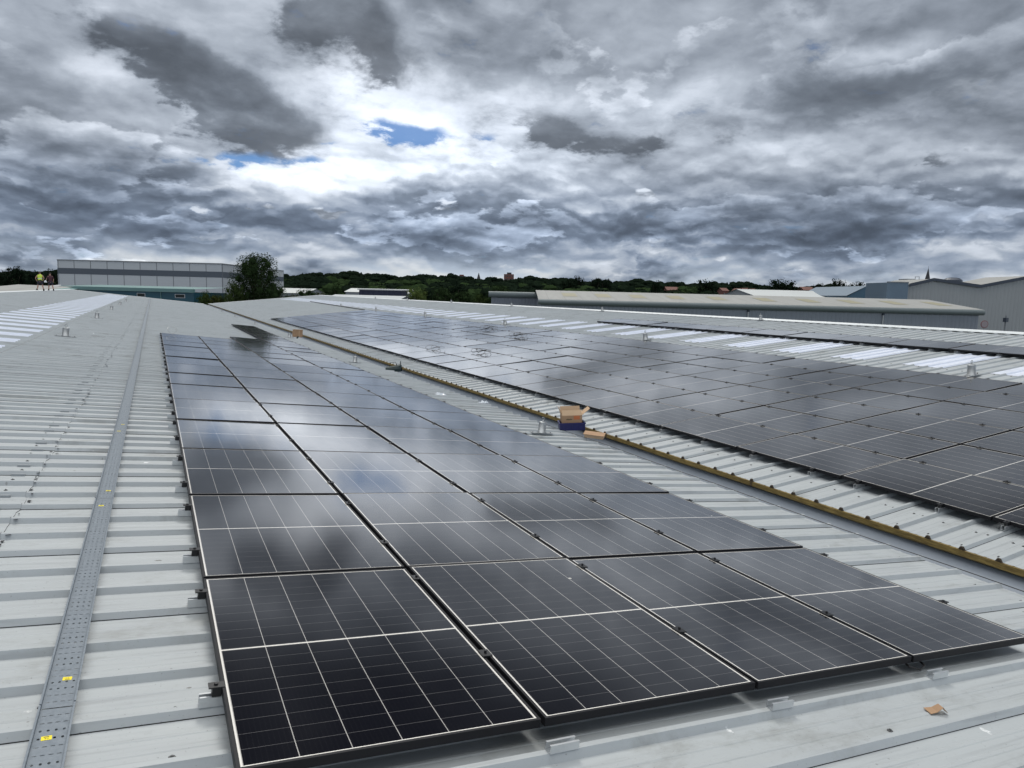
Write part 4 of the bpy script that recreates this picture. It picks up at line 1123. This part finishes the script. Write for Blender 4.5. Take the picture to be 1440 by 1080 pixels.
TB_ = tree_mesh(2, 12, 4, 12000, .14, M_lf[1], 1.0, .12, 26, .45)
TC_ = tree_mesh(3, 12, 4, 12000, .14, M_lf[0], 1.0, .12, 26, .45)
TW_ = tree_mesh(4, 12, 4, 13000, .14, M_lf[2], 1.0, .06, 26, .45)
TF_ = tree_mesh(5, 12, 4, 7000, .18, M_lf[3], 1.0, .10, 26, .45)
TG_ = tree_mesh(6, 12, 4, 7000, .18, M_lf[3], 1.2, .10, 26, .45)
TO_ = tree_mesh(8, 12, 4, 8000, .16, M_lf[4], 1.0, .05, 26, .45)
tree(360, 354, 134, 72, TA_, 'tall bushy dark tree standing in front of the pale banded warehouse', name='bushy_tree')
tree(331, 396, 130, 34, TB_, 'smaller green tree against the left foot of the tall bushy tree', name='bushy_tree')
tree(388, 398, 131, 40, TC_, 'low dark tree against the right foot of the tall bushy tree', name='bushy_tree')
for i, (x, y, w, mm, lab) in enumerate([(286, 408.5, 32, TB_, 'leftmost green bush below the pale warehouse'), (303, 411, 30, TO_, 'second green bush from the left below the pale warehouse'), (317, 410, 28, TB_, 'third green bush from the left, beside the smaller tree')]):
    tree(x, y, 120, w, mm, lab, 'bush', 'bushes below the pale warehouse', 'bush')
for (x, y, d, w, mm, nm, lab) in [(432, 404, 150, 44, TC_, 'round_tree', 'dark round tree right of the lamp post'), (412, 411, 145, 26, TO_, 'round_tree', 'olive green low tree just right of the lamp post'),
        (452, 408, 160, 24, TO_, 'round_tree', 'olive tinged tree between the dark round tree and low roofs'), (472, 398, 185, 26, TC_, 'round_tree', 'dark pointed tree behind the low roofs'),
        (588, 402, 140, 44, TW_, 'willow_tree', 'pale green willow right of the navy building'), (622, 401, 155, 40, TC_, 'round_tree', 'dark full tree right of the pale willow'),
        (652, 406, 145, 40, TC_, 'round_tree', 'dark spreading tree left of the rounded eave unit'), (676, 411, 140, 34, TB_, 'round_tree', 'low green tree touching the left end of the rounded eave unit'),
        (704, 398, 190, 44, TC_, 'round_tree', 'dark tree rising behind the left end of the rounded eave unit'), (642, 398, 210, 40, TF_, 'round_tree', 'dark tree behind the willow gap'),
        (814, 386.5, 330, 22, TG_, 'round_tree', 'tallest round headed tree on the skyline above the long warehouse'), (838, 389, 330, 20, TF_, 'round_tree', 'narrow crowned tree right of the tallest skyline tree'),
        (851, 391, 330, 24, TG_, 'round_tree', 'twin headed tree on the skyline, second right of the tallest'), (800, 391, 320, 30, TF_, 'round_tree', 'broad dark tree left of the tallest skyline tree'),
        (922, 393, 330, 18, TG_, 'round_tree', 'single small round tree on the skyline mid right'), (993, 391, 300, 34, TF_, 'round_tree', 'broad peaked dark tree above the long warehouse rooflights'),
        (1100, 390.5, 280, 52, TF_, 'round_tree', 'broad dome shaped dark tree behind the bright shed roof'), (1180, 390.5, 270, 30, TG_, 'round_tree', 'round dark tree left of the blue gable'),
        (1205, 394, 270, 34, TF_, 'round_tree', 'flat topped dark tree just above the blue gable'), (1150, 397, 280, 22, TG_, 'round_tree', 'small dark round tree between the dome tree and round tree'),
        (1225, 398, 270, 16, TF_, 'round_tree', 'small tree peeping right of the flat topped tree'), (1272, 396, 240, 14, TG_, 'round_tree', 'small tree top above the blue box building'),
        (22, 373, 230, 36, TG_, 'round_tree', 'highest rounded tree top at the far left'), (50, 379, 230, 30, TF_, 'round_tree', 'dark tree behind the two workers'), (76, 377, 220, 26, TG_, 'round_tree', 'dark tree touching the left corner of the pale warehouse'),
        (4, 379, 240, 30, TF_, 'round_tree', 'dark tree at the very left edge')]:
    tree(x, y, d, w, mm, lab, 'tree', 'trees beyond the buildings', nm)
# far woodland
mb = MB(); rr = random.Random(11); k0 = mb.mat(M_lf[3]); k1 = mb.mat(M_lf[0])
tl_ = [(-200, 380), (0, 382), (45, 380), (80, 384), (390, 386), (450, 383.5), (500, 385), (560, 387), (600, 387), (640, 389.5), (700, 391), (760, 392), (800, 393), (860, 395), (900, 396), (980, 397), (1040, 399), (1100, 402), (1180, 404), (1240, 406), (1290, 408), (1500, 410), (1700, 412)]
def tly(x):
    for (a, ya), (b_, yb) in zip(tl_, tl_[1:]):
        if a <= x <= b_: return ya + (yb-ya)*(x-a)/(b_-a)
    return 400
for layer, (d0, dy_, n) in enumerate(((640, 0, 560), (480, 3.0, 420), (350, 7.5, 280), (260, 13, 170))):
    for i in range(n):
        x = -150 + 1750*(i+rr.random())/n; d = d0*rr.uniform(.9, 1.15)
        yt = tly(x) - 1.6 + 1.7*math.sin(x*.047+layer) + 1.3*math.sin(x*.123+1+layer*2) + dy_ + rr.uniform(-.8, 2.6) + (-2.0 if rr.random() < .05 else 0)
        if 1000 < x < 1075 and layer > 1: continue
        Q = bg(x, 400, d); h = zat(x, yt, d)
        if h < 3: continue
        r_ = min(h*.5, rr.uniform(4.5, 8.5)); pointed = rr.random() < .07
        bl = []
        for _ in range(5):
            a = rr.uniform(0, 6.28); zz = h*rr.uniform(.35, .82); bl.append((Q.x+r_*.5*math.cos(a), Q.y+r_*.5*math.sin(a), zz, r_*.62, r_*.62, min(h-zz, r_*.7)))
        bl.append((Q.x, Q.y, h*.45, r_*.95, r_*.95, h*.42)); tr_ = r_*(.28 if pointed else rr.uniform(.6, .85)); tz = tr_*(2.0 if pointed else .62); bl.append((Q.x, Q.y, h-tz, tr_, tr_, tz))
        leaves(mb, M_lf[3] if layer < 2 else M_lf[rr.choice((0, 3, 3))], bl, 210, .52 if layer < 2 else .5, rr, .86)
tag(mb.build('far_woodland'), 'dark wood closing the horizon all the way across', 'woodland', kind='stuff')

# ================================================================ two workers on the ridge
def person(name_loc, rz, pts, edges, radii, parts, label):
    root = empty('person', name_loc, (0, 0, rz)); tag(root, label, 'person')
    me = bpy.data.meshes.new('body'); me.from_pydata(pts, edges, []); me.materials.append(M_skin)
    o = bpy.data.objects.new('body', me); col.objects.link(o); o.parent = root
    sk = o.modifiers.new('skin', 'SKIN'); 
    for i, v in enumerate(me.skin_vertices[0].data): v.radius = (radii[i], radii[i]); v.use_root = (i == 0)
    o.modifiers.new('sub', 'SUBSURF').levels = 1; o.modifiers['sub'].render_levels = 2
    for p_ in me.polygons: p_.use_smooth = True
    for nm, m_, tubes in parts:
        mb = MB()
        for tp, rs in tubes: mb.tube(tp, rs, m_, 12)
        mb.build(nm, root, True)
    return root
M_skin = mat('skin', None, **{'Base Color': (.38, .22, .16), 'Roughness': .6})
M_hv = mat('hi_vis_yellow', None, **{'Base Color': (.48, .60, .06), 'Roughness': .7})
M_hvs = mat('reflective_strip', None, **{'Base Color': (.6, .6, .6), 'Roughness': .3})
M_dk = mat('dark_cloth', None, **{'Base Color': (.015, .016, .025), 'Roughness': .85})
M_mar = mat('maroon_cloth', None, **{'Base Color': (.05, .014, .022), 'Roughness': .85})
M_hair = mat('hair', None, **{'Base Color': (.03, .02, .015), 'Roughness': .7})
M_boot = mat('work_boot', None, **{'Base Color': (.02, .017, .014), 'Roughness': .7})
M_bagw = mat('white_bag', None, **{'Base Color': (.7, .72, .74), 'Roughness': .6})
def body_pts(st, arm_l, arm_r, lean=0.):
    # pelvis, belly, chest, neck, head low, head top, hips/knees/ankles/toes, shoulders/elbows/wrists/hands with five fingers each
    L_ = lean
    p = [(0, 0, .95), (0, .02*1+L_*.3, 1.10), (0, .02+L_*.7, 1.30), (0, .02+L_, 1.47), (0, .04+L_*1.1, 1.57), (0, .04+L_*1.1, 1.69)]
    e = [(0, 1), (1, 2), (2, 3), (3, 4), (4, 5)]; r = [.135, .12, .14, .055, .085, .075]
    for s_, (fx, fy) in ((-1, st[0]), (1, st[1])):
        b = len(p); p += [(s_*.10, 0, .86), (s_*.11+fx*.4, fy*.6+.03, .49), (s_*.10+fx, fy, .09), (s_*.10+fx*1.05, fy+.16, .04)]
        e += [(0, b), (b, b+1), (b+1, b+2), (b+2, b+3)]; r += [.10, .062, .042, .038]
    for s_, (el_, wr_) in ((-1, arm_l), (1, arm_r)):
        b = len(p); p += [(s_*.19, .02+L_*.8, 1.40), el_, wr_]
        d_ = (Vector(wr_)-Vector(el_)).normalized(); h_ = Vector(wr_)+d_*.06
        p += [tuple(h_)]; e += [(2, b), (b, b+1), (b+1, b+2), (b+2, b+3)]; r += [.062, .042, .03, .032]
        for f_ in range(5):
            sd_ = Vector((1, 0, 0))*(f_-2)*.014; t_ = h_ + sd_ + d_*((.05, .085, .095, .085, .065)[f_]) + (Vector((s_*-.03, .02, 0)) if f_ == 0 else Vector((0, .01, 0)))
            p.append(tuple(t_)); e.append((b+3, len(p)-1)); r.append(.009)
    return p, e, r
def ridge_at(xp):
    lo, hi = 20., 104.
    for _ in range(50):
        m_ = (lo+hi)/2; v = pL(RLX+.25, m_, RH) - Vector((0, 0, CZ))
        if 720+FPX*v.dot(rt)/v.dot(fw) < xp: lo = m_
        else: hi = m_
    return lo
y_a = ridge_at(57); y_b = ridge_at(70)
p, e, r = body_pts(((-.17, .02), (.16, -.05)), ((-.34, .10, 1.15), (-.30, .26, .96)), ((.30, .14, 1.16), (.22, .34, 1.02)), .12)
person(pL(RLX+.25, y_a, RH), R(0), p, e, r, [
    ('hi_vis_vest', M_hv, [([(0, .02, .93), (0, .045, 1.1), (0, .09, 1.30), (0, .12, 1.44), (0, .13, 1.47)], [.175, .165, .20, .17, .08])]),
    ('reflective_band', M_hvs, [([(0, .048, 1.08), (0, .055, 1.13)], [.179, .183])]),
    ('shorts', M_dk, [([(0, 0, .98), (0, 0, .85)], [.165, .17]), ([(-.09, 0, .87), (-.15, .03, .56)], [.115, .10]), ([(.09, 0, .87), (.15, .01, .56)], [.115, .10])]),
    ('boot', M_boot, [([(-.27, .02, .0), (-.27, .03, .2)], [.065, .055]), ([(-.27, .0, .035), (-.28, .20, .03)], [.05, .035])]),
    ('boot', M_boot, [([(.26, -.05, .0), (.26, -.04, .2)], [.065, .055]), ([(.26, -.07, .035), (.27, .13, .03)], [.05, .035])]),
    ('hair', M_hair, [([(0, .14, 1.62), (0, .15, 1.70), (0, .16, 1.75)], [.10, .095, .05])])],
    'worker in yellow hi-vis vest and dark shorts leaning over on the left ridge')
p, e, r = body_pts(((-.06, .10), (.10, -.12)), ((-.30, .06, 1.16), (-.34, .20, 1.02)), ((.27, .02, 1.14), (.26, .10, .90)), .02)
person(pL(RLX+.35, y_b, RH), R(20), p, e, r, [
    ('jacket', M_mar, [([(0, .0, .90), (0, .02, 1.1), (0, .03, 1.30), (0, .04, 1.44), (0, .04, 1.48)], [.165, .155, .185, .16, .07]), ([(-.19, .03, 1.40), (-.29, .06, 1.18)], [.07, .055]), ([(.19, .03, 1.40), (.265, .02, 1.16)], [.07, .055])]),
    ('shorts', M_dk, [([(0, 0, .95), (0, 0, .84)], [.16, .165]), ([(-.09, 0, .87), (-.12, .05, .55)], [.11, .10]), ([(.09, 0, .87), (.13, -.03, .55)], [.11, .10])]),
    ('boot', M_boot, [([(-.16, .10, .0), (-.16, .11, .18)], [.065, .055]), ([(-.16, .08, .035), (-.17, .28, .03)], [.05, .035])]),
    ('boot', M_boot, [([(.20, -.12, .0), (.20, -.11, .18)], [.065, .055]), ([(.20, -.14, .035), (.21, .06, .03)], [.05, .035])]),
    ('hair', M_hair, [([(0, .04, 1.63), (0, .05, 1.71), (0, .05, 1.76)], [.10, .095, .05])])],
    'worker in maroon jacket and dark shorts standing right of the hi-vis worker')
v_ = pL(RLX+.35, y_b, RH); mb = MB(); mb.tube([(-.38, .2, .80), (-.37, .2, .90), (-.35, .2, 1.01)], [.13, .12, .03], M_bagw, 10)
bgw = mb.build('white_bag'); bgw.location = v_; bgw.rotation_euler = (0, 0, R(20)); tag(bgw, 'white bag held in the left hand of the worker in maroon', 'bag')
